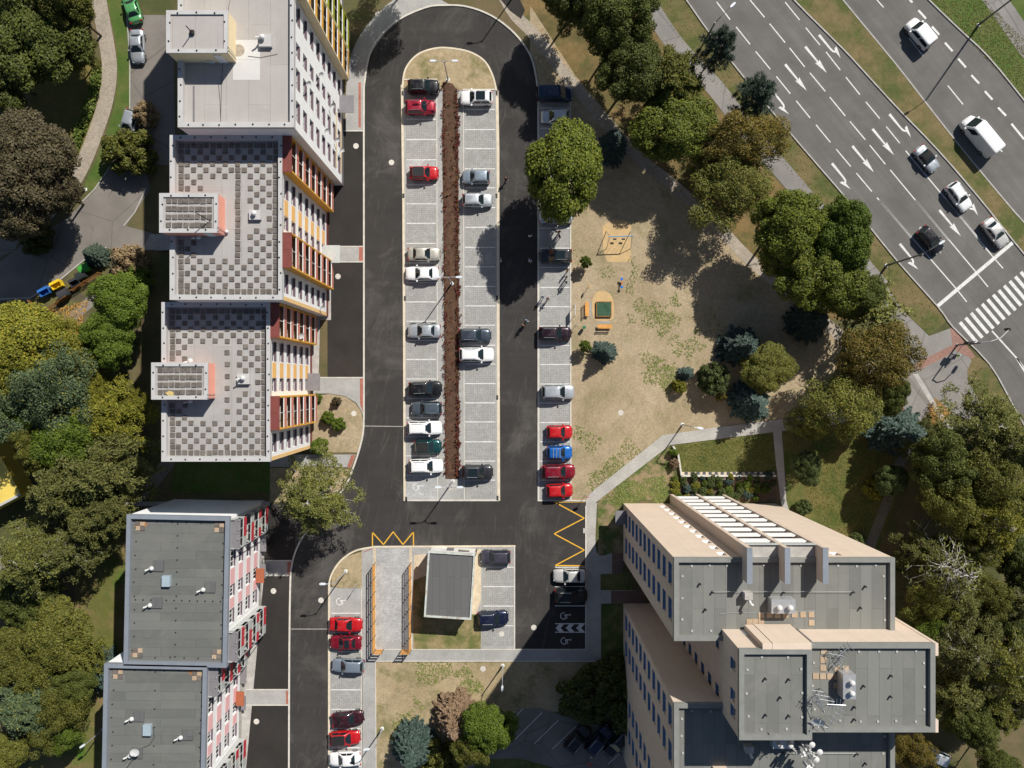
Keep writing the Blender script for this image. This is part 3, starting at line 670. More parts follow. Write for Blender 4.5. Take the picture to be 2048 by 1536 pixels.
# ---- the stepped block in the north-west: three sections of 11.5 m depth -------------
E_, W_ = 'e', 'w'
SECT_W = 11.5
def bay(parent, xe, ya, yb, floors, z0, dep, side_m, panel_m, roof_m, frame_m, solid=.95, upper=None):
    """enclosed balcony stack on an east wall: bay > panel, post, slab, roof, side"""
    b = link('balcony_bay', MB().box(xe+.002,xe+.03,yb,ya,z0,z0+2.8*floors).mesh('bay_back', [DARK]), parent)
    x1 = xe+dep
    for s, yy in (('n', ya), ('s', yb)):
        MB().box(xe+.03, x1+.03, yy-.07, yy+.07, z0-.12, z0+2.8*floors).build('bay_side', side_m, b)
    for k in range(floors):
        z = z0 + 2.8*k; pm = upper if (upper and k >= 99) else panel_m
        MB().box(xe+.03, x1-.06, yb+.07, ya-.07, z-.1, z+.06).build('floor_slab', CONC, b)
        n = 2; L = (ya-yb-.14)/n
        for i in range(n): MB().box(x1-.05, x1+.01, yb+.07+i*L+.03, yb+.07+(i+1)*L-.03, z-.1, z+solid).build('panel', pm, b)
        MB().box(x1-.06, x1+.03, yb+.07, ya-.07, z+solid+.002, z+solid+.07).build('rail', frame_m, b)
        for i in range(n+1):
            yy = yb+.1+(ya-yb-.2)*i/n
            MB().box(x1-.05, x1, yy-.025, yy+.025, z+solid+.075, z+2.69).build('post', frame_m if 0 < i < n else side_m, b)
    zt = z0 + 2.8*floors
    for i in range(2):
        ym = yb-.1+(ya-yb+.2)*i/2; MB().box(xe+.03, x1+.05, ym+.01, ym+(ya-yb+.2)/2-.01, zt+.002, zt+.12).build('bay_roof_panel', roof_m, b)
    return b
def section(label, xe, yn, length, floors, htop, kind, name='apartment_block'):
    """one stair section; origin at its south-east ground corner"""
    xw, ys = xe-SECT_W, yn-length
    root = thing(name, label, 'building', (0,0,0))
    zw = htop-.55                                                     # roof deck level
    zb = htop-.5-2.8*floors                                           # plinth
    d = .28
    east = []; pan = []
    def add(a0, a1, fl=range(floors)):
        for k in fl: east.append((a0, a1, zb+2.8*k+.95, zb+2.8*k+2.42))
    if kind == 'tall':
        cols = [(4.1,6.2),(8.0,9.6),(10.6,12.75),(14.0,16.05)]
        cols = [(8.0,9.6),(10.2,12.4),(21.0,23.1),(24.9,26.4),(27.5,29.6),(30.8,32.9)]
    else: cols = [(4.1,6.25),(8.05,9.5),(14.05,16.1)]
    for c in cols: add(*c)
    o, u, n = (xe, yn), (0,-1), (1,0)
    mb = MB()
    wall_face(mb, o, u, n, 0, length, zb, htop-.02, east, d)
    wall_face(mb, o, u, n, 0, length, 0, zb, [], d, 1)
    wall_face(mb, (xe, ys), (-1,0), (0,-1), 0, SECT_W, 0, htop-.02, [], d)
    wall_face(mb, (xw, ys), (0,1), (-1,0), 0, length, 0, htop-.02, [], d)
    wall_face(mb, (xw, yn), (1,0), (0,1), 0, SECT_W, 0, htop-.02, [], d)
    mb.build('wall', [RENDER_W, DKRED if kind != 'tall' else GREY_P], root)
    for q in east: window(root, o, u, *q, d, SILL_P)
    if kind != 'tall':                                                # coloured bands between the windows
        for k in range(floors):
            z = zb+2.8*k
            MB().box(xe+.003, xe+.02, yn-8.0, yn-6.35, z+.95, z+2.42).build('colour_panel', ORANGE, root)
        MB().box(xe+.003, xe+.025, ys+.0, ys+.42, zb, htop-.06).build('corner_band', PEACH, root)
        bay(root, xe, yn-.15, yn-3.65, floors, zb+.3, .95, OCHRE, SALMON, DKRED, FRAME_W)
        bay(root, xe, yn-10.05, yn-13.5, floors, zb+.3, .95, OCHRE, SALMON, DKRED, FRAME_W)
    else:
        for k in range(floors//2): MB().box(xe+.003, xe+.02, ys+1.2, ys+8.0, zb+2.8*k+.1, zb+2.8*k+.82).build('colour_panel', RENDER_CR, root) if k < 2 else None
        bay(root, xe, yn-17.0, yn-20.5, floors, zb+.3, .95, RENDER_CR, OCHRE, GREY_P, FRAME_W)
        bay(root, xe, yn-13.3, yn-16.8, floors, zb+.3, .95, GREEN_P, GREEN_P, GREY_P, FRAME_W)
    rf = MB().box(xw+.3, xe-.3, ys+.3, yn-.3, zw-.3, zw).build('roof', ROOF_PALE if kind == 'tall' else ROOF_BLK, root)
    p = MB(); parapet(p, xw-.04, xe+.04, ys-.04, yn+.04, .52, zw-.02, htop, we=.42); p.build('parapet', COPING_W, rf)
    clips(rf, xw+.22, xe-.17, ys+.22, yn-.22, htop, 1.55)
    return root, rf, (xw, xe, ys, yn, zw, htop)
def penthouse(root, x0, x1, y0, y1, z, h, wall_m, roof_m, par=.22):
    ph = MB().box(x0, x1, y0, y1, z-.02, z+h-.15).build('penthouse', wall_m, root)
    r = MB().box(x0+.1, x1-.1, y0+.1, y1-.1, z+h-.16, z+h-.10).build('penthouse_roof', roof_m, ph)
    p = MB(); parapet(p, x0-.06, x1+.06, y0-.06, y1+.06, .40, z+h-.14, z+h+.05); p.build('penthouse_parapet', COPING_W, ph)
    clips(ph, x0+.2, x1-.2, y0+.2, y1-.2, z+h+.05, 1.5)
    MB().path([(x1+.1,y0+.5,z+.2),(x1+.1,y0+.5,z+h+.25)], .03, 5).path([(x1+.1,y0+.15,z+.2),(x1+.1,y0+.15,z+h+.25)], .03, 5).build('ladder', GALV, ph)
    MB().box(x1-1.6, x1-.8, y0-.06, y0-.01, z, z+1.9).build('door', FRAME_W, ph)
    return ph, r, z+h-.10
def at(px, py, z): return P(px, py, z)
# tall section
UT, rfU, bU = section('tall white apartment block with pale bare roof and yellow-green balconies', -21.74, 59.4, 33.8, 8, 24.0, 'tall')
xw, xe, ys, yn, zw, ht = bU
x0, y0 = at(333,104,zw+2.6); x1, y1 = at(454,21,zw+2.6)
ph, pr, pz = penthouse(rfU, x0, x1, y0, y1, zw, 2.5, RENDER_CR, ROOF_PALE)
a = at(385,66,pz); m_ = MB().path([(a[0],a[1],pz),(a[0],a[1],pz+1.6)], .05, 6); m_.box(a[0]-.2,a[0]+.2,a[1]-.2,a[1]+.2,pz,pz+.3).build('mast', BLACKM, ph)
vx, vy = at(533,84,zw); MB().box(vx-.62,vx+.62,vy-.62,vy+.62,zw-.01,zw+.45).build('vent_slab', COPING_W, rfU); vent_dome(rfU, vx-.2, vy+.2, zw+.45)
vx, vy = at(428,124,zw); vent_dome(rfU, vx, vy, zw, .25); 
sh_ = MB(); c0 = at(520,160,zw); sh_.box(at(466,0,zw)[0], c0[0], c0[1], at(0,80,zw)[1], zw, zw+.012).build('felt_patch', felt('new_felt', (.62,.605,.58), 'x', 2.5, .02, (.50,.46,.41)), rfU)
vx, vy = at(477,101,zw); MB().lathe([(.62,0),(.62,.016),(.58,.017)], n=16).build('drain_patch', two('roof_stain', (.33,.28,.22), (.40,.35,.29), 2), rfU, (vx,vy,zw))
for pth in ([(460,0),(452,40),(443,160),(441,258)], [(437,168),(440,200),(442,258)], [(496,112),(520,115),(555,108)]):
    MB().path([(*at(a_,b_,zw+.06), zw+.05) for a_, b_ in pth], .02, 4).build('cable', BLACKM, rfU)
MB().path([(*at(388,172,zw), zw+.03), (*at(388,242,zw), zw+.03)], .1, 4).build('roof_channel', GREY_P, rfU)
for k, (py_, fl) in enumerate(((168,6),(212,2),(280,1),(262,3),(300,0),(150,4))):
    zz = 1.1+2.8*fl+1.9; yy = (768-py_)/S_PX*(CAM_H-zz)/CAM_H; d_ = dish(UT, (xe+.45, max(26.3,yy), zz), (.7,-.6,.5), .33)
# middle and lower sections with ballast pavers
def ballast(rf, b, parity, pent, col9, seed):
    xw, xe, ys, yn, zw, ht = b; rnd = random.Random(seed); n, mrows = 16, 25
    X0, X1 = xw+.52+.42, xe-.42-.36; Y1, Y0 = yn-.52-.40, ys+.52+.36
    for r_ in range(mrows):
        for c in range(n):
            x = X0+(X1-X0)*c/(n-1); y = Y1+(Y0-Y1)*r_/(mrows-1)
            if pent[0] <= r_ <= pent[1] and c < pent[2]: continue
            border = r_ in (0, mrows-1) or c in (0, n-1)
            keep = border or ((c+r_) % 2 == parity)
            if not border and 6 <= r_ <= 18 and 3 <= c <= 8: keep = rnd.random() < .03
            if not border and 6 <= r_ <= 18 and c == 10: keep = False
            if col9 and c == 9 and 4 <= r_ <= 19: keep = True
            if keep and (11 <= r_ <= 13 and 11 <= c <= 13): keep = False
            if keep: paver(rf, x, y, zw)
def pent_pavers(ph, x0, x1, y0, y1, z):
    for r_ in range(4):
        for c in range(8):
            paver(ph, x0+.85+(x1-x0-1.7)*c/7, y1-.72-(y1-y0-1.44)*r_/3, z)
MT, rfM, bM = section('white middle apartment block with paver-dotted roof and salmon balconies', -23.68, 25.58, 16.88, 7, 21.3, 'mid')
xw, xe, ys, yn, zw, ht = bM
x0, y0 = at(319,464,zw+2.3); x1, y1 = at(434,387,zw+2.3)
ph, pr, pz = penthouse(rfM, x0, x1, y0, y1, zw, 2.2, SALMON_W, ROOF_BLK); pent_pavers(ph, x0, x1, y0, y1, pz)
MB().path([(*at(421,442,pz), pz),(*at(391,425,pz+2.4), pz+2.4)], .05, 6).build('mast', BLACKM, ph)
ballast(rfM, bM, 0, (8,15,7), True, 3)
vx, vy = at(512,431,zw); MB().box(vx-.6,vx+.6,vy-.5,vy+.5,zw-.01,zw+.42).build('vent_slab', COPING_W, rfM); vent_dome(rfM, vx, vy+.1, zw+.42, stack=False)
vx, vy = at(455,464,zw); vent_dome(rfM, vx, vy, zw, .2, .4)
vx, vy = at(399,475,zw); vent_dome(rfM, vx, vy, zw, .25, .4)
LT, rfL, bL = section('white lowest apartment block with paver-dotted roof beside the corner bed', -25.78, 8.68, 16.90, 6, 18.4, 'low')
xw, xe, ys, yn, zw, ht = bL
x0, y0 = at(303,798,zw+2.3); x1, y1 = at(414,726,zw+2.3)
ph, pr, pz = penthouse(rfL, x0, x1, y0, y1, zw, 2.2, SALMON_W, ROOF_BLK); pent_pavers(ph, x0, x1, y0, y1, pz)
mo = at(340,788,pz); MB().prism([(math.cos(t*.7)*random.uniform(.2,.6), math.sin(t*.7)*random.uniform(.15,.45)) for t in range(9)], .06, .10).build('moss_patch', two('yellow_moss', (.62,.45,.15), (.5,.4,.2), 4), ph, (*mo, pz+.03))
ballast(rfL, bL, 0, (9,15,7), False, 4)
vx, vy = at(489,758,zw); MB().box(vx-.66,vx+.66,vy-.55,vy+.55,zw-.01,zw+.45).build('vent_slab', COPING_W, rfL); vent_dome(rfL, vx+.05, vy+.1, zw+.45)
vx, vy = at(383,722,zw); vent_dome(rfL, vx, vy, zw, .27, .5); vx, vy = at(383,802,zw); vent_dome(rfL, vx, vy, zw, .25, .5)
dish(LT, (xe+1.25, 5.6, 10.2), (.6,-.5,.5), .42); dish(MT, (xe+2.5, 9.3, 5.0), (.6,-.5,.5), .36); dish(MT, (xe+2.4, 12.4, 9.0), (.6,-.5,.5), .36)
# door canopies and steps
for (root, px_, py_, m_) in ((UT,695,208,GREY_P),(MT,668,508,FRAME_G),(LT,628,764,GREY_P)):
    x, y = at(px_, py_, 2.6); MB().box(x-1.6, x+.75, y-1.1, y+1.1, 2.5, 2.62).build('door_canopy', m_, root)
for k in range(5):
    x, y = P(312+k*6.2, 485); MB().box(x, x+.4, y-1.05, y+1.05, .0, .14*(k+1)).build('step', CONC, MT)

# ---- pink and white blocks in the south-west (turned 1.2 degrees) -----------------------
def pink_section(label, ox, oy, length, dets):
    root = thing('pink_apartment_block', label, 'building', (ox, oy, 0), R(-1.2))
    W_ = 11.5; ht = 12.9; zw = ht-.5; floors = 4; zb = ht-.5-11.2; d = .2      # local: x -W..0, y -length..0
    east = []
    for (a0, a1) in dets['win']:
        for k in range(floors): east.append((a0, a1, zb+2.8*k+.9, zb+2.8*k+2.4))
    mb = MB(); wall_face(mb, (0,0), (0,-1), (1,0), 0, length, zb, ht-.02, east, d); wall_face(mb, (0,0), (0,-1), (1,0), 0, length, 0, zb, [], d, 1)
    for o, u, n, L in (((0,-length),(-1,0),(0,-1),W_), ((-W_,-length),(0,1),(-1,0),length), ((-W_,0),(1,0),(0,1),W_)): wall_face(mb, o, u, n, 0, L, 0, ht-.02, [], d)
    mb.build('wall', [RENDER_W, CONC], root)
    for q in east: window(root, (0,0), (0,-1), *q, d, SILL_P, mull=3)
    for (a0, a1) in dets['pink']:
        for k in range(floors): MB().box(.003, .02, -a1, -a0, zb+2.8*k+.9, zb+2.8*k+2.4).build('pink_panel', PINK, root)
    for (a0, a1) in dets['bay']:
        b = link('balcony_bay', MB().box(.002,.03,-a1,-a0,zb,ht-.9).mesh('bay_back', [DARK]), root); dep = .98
        for k in range(floors):
            z = zb+2.8*k+.15
            MB().box(.03, dep, -a1, -a0, z-.16, z).build('floor_slab', CONC, b)
            n = 3; L = (a1-a0)/n
            for i in range(n): MB().box(dep-.05, dep+.02, -a1+i*L+.05, -a1+(i+1)*L-.05, z-.1, z+.95).build('panel', RED_P if i != (k % 3) else FRAME_G, b)
            for yy, dd in ((-a1, .0), (-a0-.05, .0)):
                MB().box(.03, dep-.06, yy, yy+.05, z, z+.95).build('side_panel', FRAME_G, b)
                MB().box(.03, .5, yy+.002, yy+.048, z+.96, z+2.6).build('side_screen', FRAME_G, b)
            for i in range(n+1):
                yy = -a1+.04+(a1-a0-.08)*i/n; MB().box(dep-.06, dep, yy-.035, yy+.035, z+.96, z+2.62).build('post', FRAME_G, b)
            MB().box(dep-.07, dep+.03, -a1, -a0, z+.962, z+1.03).build('rail', FRAME_G, b)
        for i in range(2):
            y_ = -a1-.05+(a1-a0+.1)*i/2; MB().box(.03, dep+.1, y_+.008, y_+(a1-a0+.1)/2-.008, ht-.88, ht-.78).build('bay_roof_panel', GREY_P, b)
    for a0, a1 in dets['win'][:2]: MB().box(.02,.75,-a1-.3,-a0+.1,.9,1.0).build('lightwell_cover', GREY_P, root)
    MB().box(.02,1.05,-dets['door']-.9,-dets['door']+.9,2.55,2.7).build('door_canopy', plain('rust_canopy%d' % int(length), (.36,.11,.055), .6), root)
    rf = MB().box(-W_+.3,-.3,-length+.3,-.3,zw-.3,zw).build('roof', ROOF_D, root)
    p = MB(); parapet(p, -W_-.08, .08, -length-.08, .08, .48, zw-.05, ht); p.build('parapet', COPING_G, rf)
    for k in range(1, 5):                                              # coping joints
        for x in (-W_+.2, -.2): MB().box(x-.285, x+.285, -length*k/5-.012, -length*k/5+.012, ht+.001, ht+.006).build('coping_joint', GREY_P, rf)
    for (x, y) in dets['corner']:
        for i in (0, 1):
            for j in (0, 1): paver(rf, x+i*.56, y-j*.56, zw, PAVM_T if (i+j) % 2 else PAVM[1], .02)
    for (x, y, r_) in dets['rust']: MB().prism([(x+r_*math.cos(t*.7)*random.uniform(.5,1.2), y+r_*math.sin(t*.7)*random.uniform(.5,1.2)) for t in range(9)], zw, zw+.012).build('leaf_drift', RUST, rf)
    clips(rf, -W_+.75, -.75, -length+.75, -.75, zw, 1.5)
    for i in range(12): link('conductor_clip', CLIP, rf, (-W_/2-.2, -.9-(length-1.8)*i/11, zw)); link('conductor_clip', CLIP, rf, (-W_+.9+(W_-1.8)*i/11, -length*.57, zw))
    for (x, y) in dets['vent']:
        MB().box(x+.1,x+1.3,y-.35,y+.85,zw,zw+.16).build('vent_slab', ROOF_K, rf); vent_dome(rf, x, y, zw+.02, .26, .5)
    for (x, y) in dets['hatch']: MB().box(x-.45,x+.45,y-.6,y+.6,zw,zw+.5).build('roof_hatch', HATCHB, rf)
    return root, rf, zw
Pk1, rfP1, zw1 = pink_section('pink and white four-storey block with complete roof in view', -32.05, -15.1, 16.95,
    dict(win=[(4.1,6.0),(8.0,9.4),(10.8,12.5)], pink=[(6.1,7.95),(9.5,10.7)], bay=[(.35,3.7),(13.2,16.6)], door=9.0,
         corner=[(-10.5,-.95),(-1.5,-.95),(-10.5,-15.4),(-1.5,-15.4)], rust=[(-10.2,-1.0,.9),(-10.6,-15.9,.3)], vent=[(-8.7,-6.0),(-2.8,-8.3),(-8.8,-10.2)], hatch=[(-7.0,-7.4)]))
Pk2, rfP2, zw2 = pink_section('pink and white four-storey block running off the bottom edge', -34.6, -31.98, 25.0,
    dict(win=[(4.1,6.0),(8.0,9.4),(10.8,12.5),(17.5,19.5)], pink=[(6.1,7.95),(9.5,10.7)], bay=[(.35,3.7),(13.2,16.6)], door=7.6,
         corner=[(-10.5,-.95),(-1.5,-.95)], rust=[(-1.4,-1.0,.9)], vent=[(-8.4,-6.2),(-2.8,-8.2),(-8.5,-10.4)], hatch=[(-6.6,-7.4)]))
dish(rfP2, (-7.6,-9.6,zw2+1.2), (.2,-.2,.95), .5); MB().path([(-7.6,-9.6,zw2),(-7.6,-9.6,zw2+1.1)], .05, 6).path([(-8.1,-10.6,zw2),(-8.1,-10.6,zw2+2.4)], .04, 6).build('mast', GALV, rfP2)
MB().path([(-6.1,-7.2,zw2+.05),(-5.9,-8.3,zw2+.05),(-6.4,-9.2,zw2+.05),(-7.3,-9.6,zw2+.05)], .03, 4).build('cable', BLACKM, rfP2)

# ---- the eleven-storey slab in the south-east ---------------------------------------------
def tower_east():
    root = thing('tower_block', 'tall beige tower block with grey felt roofs and three concrete fins', 'building', (0,0,0))
    zA = 33.0; d = .25
    XW, XE = 14.36, 33.85; YA0, YA1 = -22.7, -15.4; YC0, YC1 = -48.0, -28.3
    BX0, BX1, BX2 = 18.67, 24.6, 35.5; BY1, BY0 = -21.8, -29.2; zB, zT = 36.7, 38.2
    zs = [1.4+2.83*k for k in range(11)]
    def openings(cols): return [(a0, a1, z+.75, z+2.25) for a0, a1 in cols for z in zs]
    # slab A
    wA = openings([(1.3,3.3),(4.5,6.5)])                               # west wall, measured from the south end
    mb = MB(); wall_face(mb, (XW,YA0), (0,1), (-1,0), 0, YA1-YA0, 0, zA, wA, d)
    nA = [(q0, q1, z+.9, z+2.2) for q0, q1 in ((4.3,5.0),(14.6,15.3)) for z in zs] + [(x0+.5, x1-.5, z+.2, z+2.4) for x0, x1 in ((6.6,9.6),(10.1,13.1)) for z in zs]
    wall_face(mb, (XW,YA1), (1,0), (0,1), 0, XE-XW, 0, zA, nA, d)
    wall_face(mb, (XE,YA1), (0,-1), (1,0), 0, YA1-YA0, 0, zA, [], d); wall_face(mb, (XE,YA0), (-1,0), (0,-1), 0, XE-XW, 0, zA, [], d)
    wallA = mb.build('wall', RENDER_BE, root)
    for q in wA: window(wallA, (XW,YA0), (0,1), *q, d, SILL_SKY)
    for q in nA: window(wallA, (XW,YA1), (1,0), *q, d, SILL_W)
    # slab C
    wC = openings([(13.6,15.6),(16.9,18.9),(7.0,9.0),(3.7,5.7)])
    mb = MB(); wall_face(mb, (XW,YC0), (0,1), (-1,0), 0, YC1-YC0, 0, zA, wC, d)
    for o, u, n, L in (((XW,YC1),(1,0),(0,1),XE-XW), ((XE,YC1),(0,-1),(1,0),YC1-YC0), ((XE,YC0),(-1,0),(0,-1),XE-XW)): wall_face(mb, o, u, n, 0, L, 0, zA, [], d)
    wallC = mb.build('wall', RENDER_BE, root)
    for q in wC: window(wallC, (XW,YC0), (0,1), *q, d, SILL_SKY)
    # core
    wB = [(.9,1.9,z+.75,z+1.9) for z in zs] + [(5.2,6.2,z+.9,z+1.9) for z in zs[9:]] + [(1.0,2.0,35.6,37.0),(2.4,3.4,35.6,36.9),(5.0,6.0,35.6,37.0)]
    mb = MB(); wall_face(mb, (BX0,BY0), (0,1), (-1,0), 0, BY1-BY0, 0, zT, wB, d)
    wall_face(mb, (BX0,BY1), (1,0), (0,1), 0, BX1-BX0, 0, zT, [], d); wall_face(mb, (BX1,BY1), (1,0), (0,1), 0, BX2-BX1, 0, zB, [], d)
    wall_face(mb, (BX1,BY1), (0,-1), (1,0), 0, BY1-BY0, 0, zT, [], d); wall_face(mb, (BX2,BY1), (0,-1), (1,0), 0, BY1-BY0, 0, zB, [], d)
    wall_face(mb, (BX2,BY0), (-1,0), (0,-1), 0, BX2-BX0, 0, zB, [], d); wall_face(mb, (BX1,BY0), (-1,0), (0,-1), 0, BX1-BX0, zB, zT, [], d)
    wallB = mb.build('wall', RENDER_BE, root)
    for q in wB: window(wallB, (BX0,BY0), (0,1), *q, d, SILL_SKY, mull=1)
    MB().box(BX0+1.9, BX0+2.7, BY1+.02, BY1+.5, 33.0, zT+.02).box(BX0+2.72, BX1-.02, BY1+.02, BY1+.55, 33.0, zT+.04).build('wall_pier', RENDER_BE, wallB)
    MB().box(BX0+1.55, BX0+1.85, BY1-.1, BY1+.03, 33.1, 34.4).build('door', FRAME_W, wallB)
    MB().box(BX2-.02, BX2+.28, BY0-.04, BY0+1.0, 0, zB+.02).box(BX2-.02, BX2+.28, BY1-1.0, BY1+.04, 0, zB+.02).build('wall_pier', RENDER_BE, wallB)
    # roofs
    def roof(x0, x1, y0, y1, z, m=ROOF_E):
        rf = MB().box(x0+.3, x1-.3, y0+.3, y1-.3, z-.7, z-.36).build('roof', m, root)
        p = MB(); parapet(p, x0-.03, x1+.03, y0-.03, y1+.03, .42, z-.4, z+.03); p.build('parapet', COPING_F, rf)
        clips(rf, x0+.75, x1-.75, y0+.75, y1-.75, z-.36, 1.5, CLIP_G)
        return rf, z-.36
    rA, za = roof(XW, XE, YA0, YA1, zA); rC, zc = roof(XW, XE, YC0, YC1, zA); rT, zt = roof(BX0, BX1, BY0, BY1, zT); rB, zb_ = roof(BX1+.05, BX2, BY0, BY1, zB)
    # fins, balconies and the canopy between the fins
    fins = []
    for px_ in (1498.5, 1574.0, 1650.0):
        x = (px_-1024)/F_PX*(CAM_H-34.5)
        fins.append(x); MB().box(x-.21, x+.21, YA1-1.85, YA1+1.22, 33.05, 34.6).box(x-.21, x+.21, YA1+.02, YA1+1.22, 0, 33.05).build('fin', plain('fin_render%d' % int(px_), (.62,.51,.42), .85, .06, .6), root)
        MB().box(x-.24, x+.24, YA1-1.88, YA1+1.25, 34.6, 34.66).build('fin_coping', COPING_G, root)
    for a, b in zip(fins, fins[1:]):
        x0, x1 = a+.22, b-.22
        for k, z in enumerate(zs):
            bl = MB().box(x0, x1, YA1+.03, YA1+1.1, z-.16, z).build('balcony', CONC, root)
            MB().box(x0+.02, x1-.02, YA1+1.02, YA1+1.10, z+.002, z+1.1).build('balcony_front', RENDER_W, bl)
            MB().box(x0+.02, x1-.02, YA1+.96, YA1+1.14, z+1.103, z+1.16).build('balcony_rail', FRAME_W, bl)
        MB().box(x0, x1, YA1+.03, YA1+1.16, 32.55, 32.75).build('canopy', CONC, root)
        MB().box(x0, x1, YA1+1.162, YA1+1.24, 32.4, 33.0).build('canopy_edge', FRAME_G, root)
    # roof things that belong to the block
    z7b = lambda x, y: (1220 + x/3.103, 970 + y/3.103)
    def tp(q, z): return at(*q, z)
    x, y = tp(z7b(1078,755), za+1.2); u1 = MB().box(x-1.05,x+1.05,y-.62,y+.62,za,za+1.15).build('vent_housing', CAPMET, rA)
    for dx in (-.45,.5): vent_dome(rA, x+dx, y-.05, za+1.15, .26, .5, False)
    x, y = tp(z7b(860,690), za+.8); MB().box(x-.35,x+.35,y-.3,y+.3,za,za+.9).build('vent_box', CONC, rA); MB().path([(x+.1,y-.3,za+.5),(x+.1,y-.6,za+1.1),(x+.3,y-.75,za+1.2)], .13, 8).build('vent_pipe', VENT_W, rA)
    for q in ((938,807),(938,845),(938,883),(900,847),(863,849),(900,884),(863,886),(990,806),(1040,806),(1088,806),(1144,804),(1197,803),(1248,803),(1250,855)): paver(rA, *tp(z7b(*q), za), za, PAVM_T, .01)
    for q in ((635,661),(1075,663),(1505,662),(556,612),(590,770),(1580,628),(1550,760),(1052,882)):
        x, y = tp(z7b(*q), za); MB().path([(x,y,za),(x,y,za+.35)], .09, 8).build('roof_vent', BLACKM, rA)
    MB().path([(*tp(z7b(635,661), za+.3), za+.3), (*tp(z7b(1505,662), za+.3), za+.3)], .02, 4).path([(*tp(z7b(683,800), za+.04), za+.04),(*tp(z7b(760,793), za+.04), za+.04),(*tp(z7b(1270,783), za+.04), za+.04)], .025, 4).build('cable', GALV, rA)
    z8 = lambda x, y: (1440 + x/4.439, 1190 + y/4.439)
    x, y = tp(z8(1152,818), zb_+1.3); MB().box(x-.53,x+.53,y-1.02,y+1.02,zb_,zb_+1.25).build('vent_housing', CAPMET, rB)
    for dy in (-.45,.42): vent_dome(rB, x+.1, y+dy, zb_+1.25, .24, .5, False)
    for q in ((915,575),(915,645),(1040,655),(1115,655),(850,718),(913,720),(975,722),(1037,724),(1037,800),(920,497)): paver(rB, *tp(z8(*q), zb_), zb_, PAVM_T, .01)
    for q in ((1512,712),(1270,803),(1508,897),(1187,990),(1187,1100)): x, y = tp(z8(*q), zb_); MB().path([(x,y,zb_),(x,y,zb_+.35)], .08, 8).build('roof_vent', BLACKM, rB)
    for q in ((398,738),(605,745),(530,905),(400,1060),(605,1067),(425,1230)): x, y = tp(z8(*q), zt); MB().path([(x,y,zt),(x,y,zt+.35)], .08, 8).build('roof_vent', BLACKM, rT)
    x, y = tp(z8(555,1325), zc+1.0); MB().box(x-.85,x+1.0,y-.4,y+.4,zc,zc+1.0).build('vent_housing', CAPMET, rC)
    for dx in (-.3,.6): vent_dome(rC, x+dx, y, zc+1.0, .24, .5, False)
    x, y = tp(z8(265,1370), zc+.6); MB().box(x-.4,x+.3,y-.3,y+.3,zc,zc+.8).build('vent_box', CONC, rC); MB().path([(x,y-.3,zc+.6),(x+.1,y-.6,zc+1.0)], .13, 8).build('vent_pipe', VENT_W, rC)
    for q in ((560,1400),(1210,1405),(1285,1490)): x, y = tp(z8(*q), zc); MB().path([(x,y,zc),(x,y,zc+.35)], .08, 8).build('roof_vent', BLACKM, rC)
    MB().path([(*tp(z8(560,1405), zc+.3), zc+.3),(*tp(z8(1210,1405), zc+.3), zc+.3)], .02, 4).build('cable', GALV, rC)
    x, y = at(1438,1545,zc); MB().box(x-.6,x+.6,y-.3,y+.6,zc,zc+.5).build('roof_hatch', RENDER_BE, rC)
    # conductor down the north face, service ladder
    MB().box(BX1+.5, BX1+.62, BY1+.02, BY1+.2, 33.0, zB).build('downpipe', GREY_P, wallB)
    # entrance porch on the west side
    MB().box(XW-1.4, XW-.02, -17.6, -15.9, 2.8, 3.0).build('porch_roof', GREY_P, root)
    return root
TOWER = tower_east()

# ---- kiosk by the ramp ----------------------------------------------------------------
kx, ky = P(899,1172,4.0)
kio = thing('kiosk', 'small flat-roofed white kiosk with flaking green eaves beside the court', 'kiosk', (kx, ky, 0), R(-3.6))
KW, KL, KH = 5.9, 8.2, 3.7
KIOSK_W = two('kiosk_white', (.74,.73,.70), (.62,.62,.60), 1.2, fine=12, finevar=.1)
MB().box(-KW/2+.15,KW/2-.15,-KL/2+.15,KL/2-.15,0,KH-.3).build('wall', KIOSK_W, kio)
kr = MB().box(-KW/2+.2,KW/2-.2,-KL/2+.2,KL/2-.2,KH-.3,KH-.08).build('roof', ROOF_K, kio)
p = MB(); parapet(p, -KW/2, KW/2, -KL/2, KL/2, .22, KH-.4, KH+.1); p.build('eaves', two('flaked_paint', (.52,.56,.52), (.40,.36,.30), 1.6, .5, .62, fine=9, finevar=.25), kr)
MB().path([(KW/2+.05,KL/2-.1,.1),(KW/2+.05,KL/2-.1,KH+.3)], .05, 6).build('downpipe', BLACKM, kio)
MB().box(-.8,.1,KL/2-.149,KL/2-.1,.05,2.1).build('door', GREY_P, kio); MB().box(.7,2.1,KL/2-.149,KL/2-.11,1.0,2.1).build('window', GLASS, kio)
# ---- yellow pavilion at the left edge ----------------------------------------------------
yx, yy = -70.8, -11.9
yl = thing('pavilion', 'bright yellow pavilion corner under the birches at left edge', 'building', (yx, yy, 0), R(28))
YEL = plain('yellow_render', (.80, .60, .10), .8, .06, .6)
MB().box(-7,7.4,-6,6.8,0,3.6).build('wall', YEL, yl); rf_ = MB().box(-7.3,7.7,-6.3,7.1,3.6,3.8).build('roof', plain('yellow_roof', (.74,.56,.12), .7, .1, .6), yl)
MB().box(-7.3,7.7,-6.3,-6.0,3.802,3.9).build('roof_ridge', COPING_W, rf_)
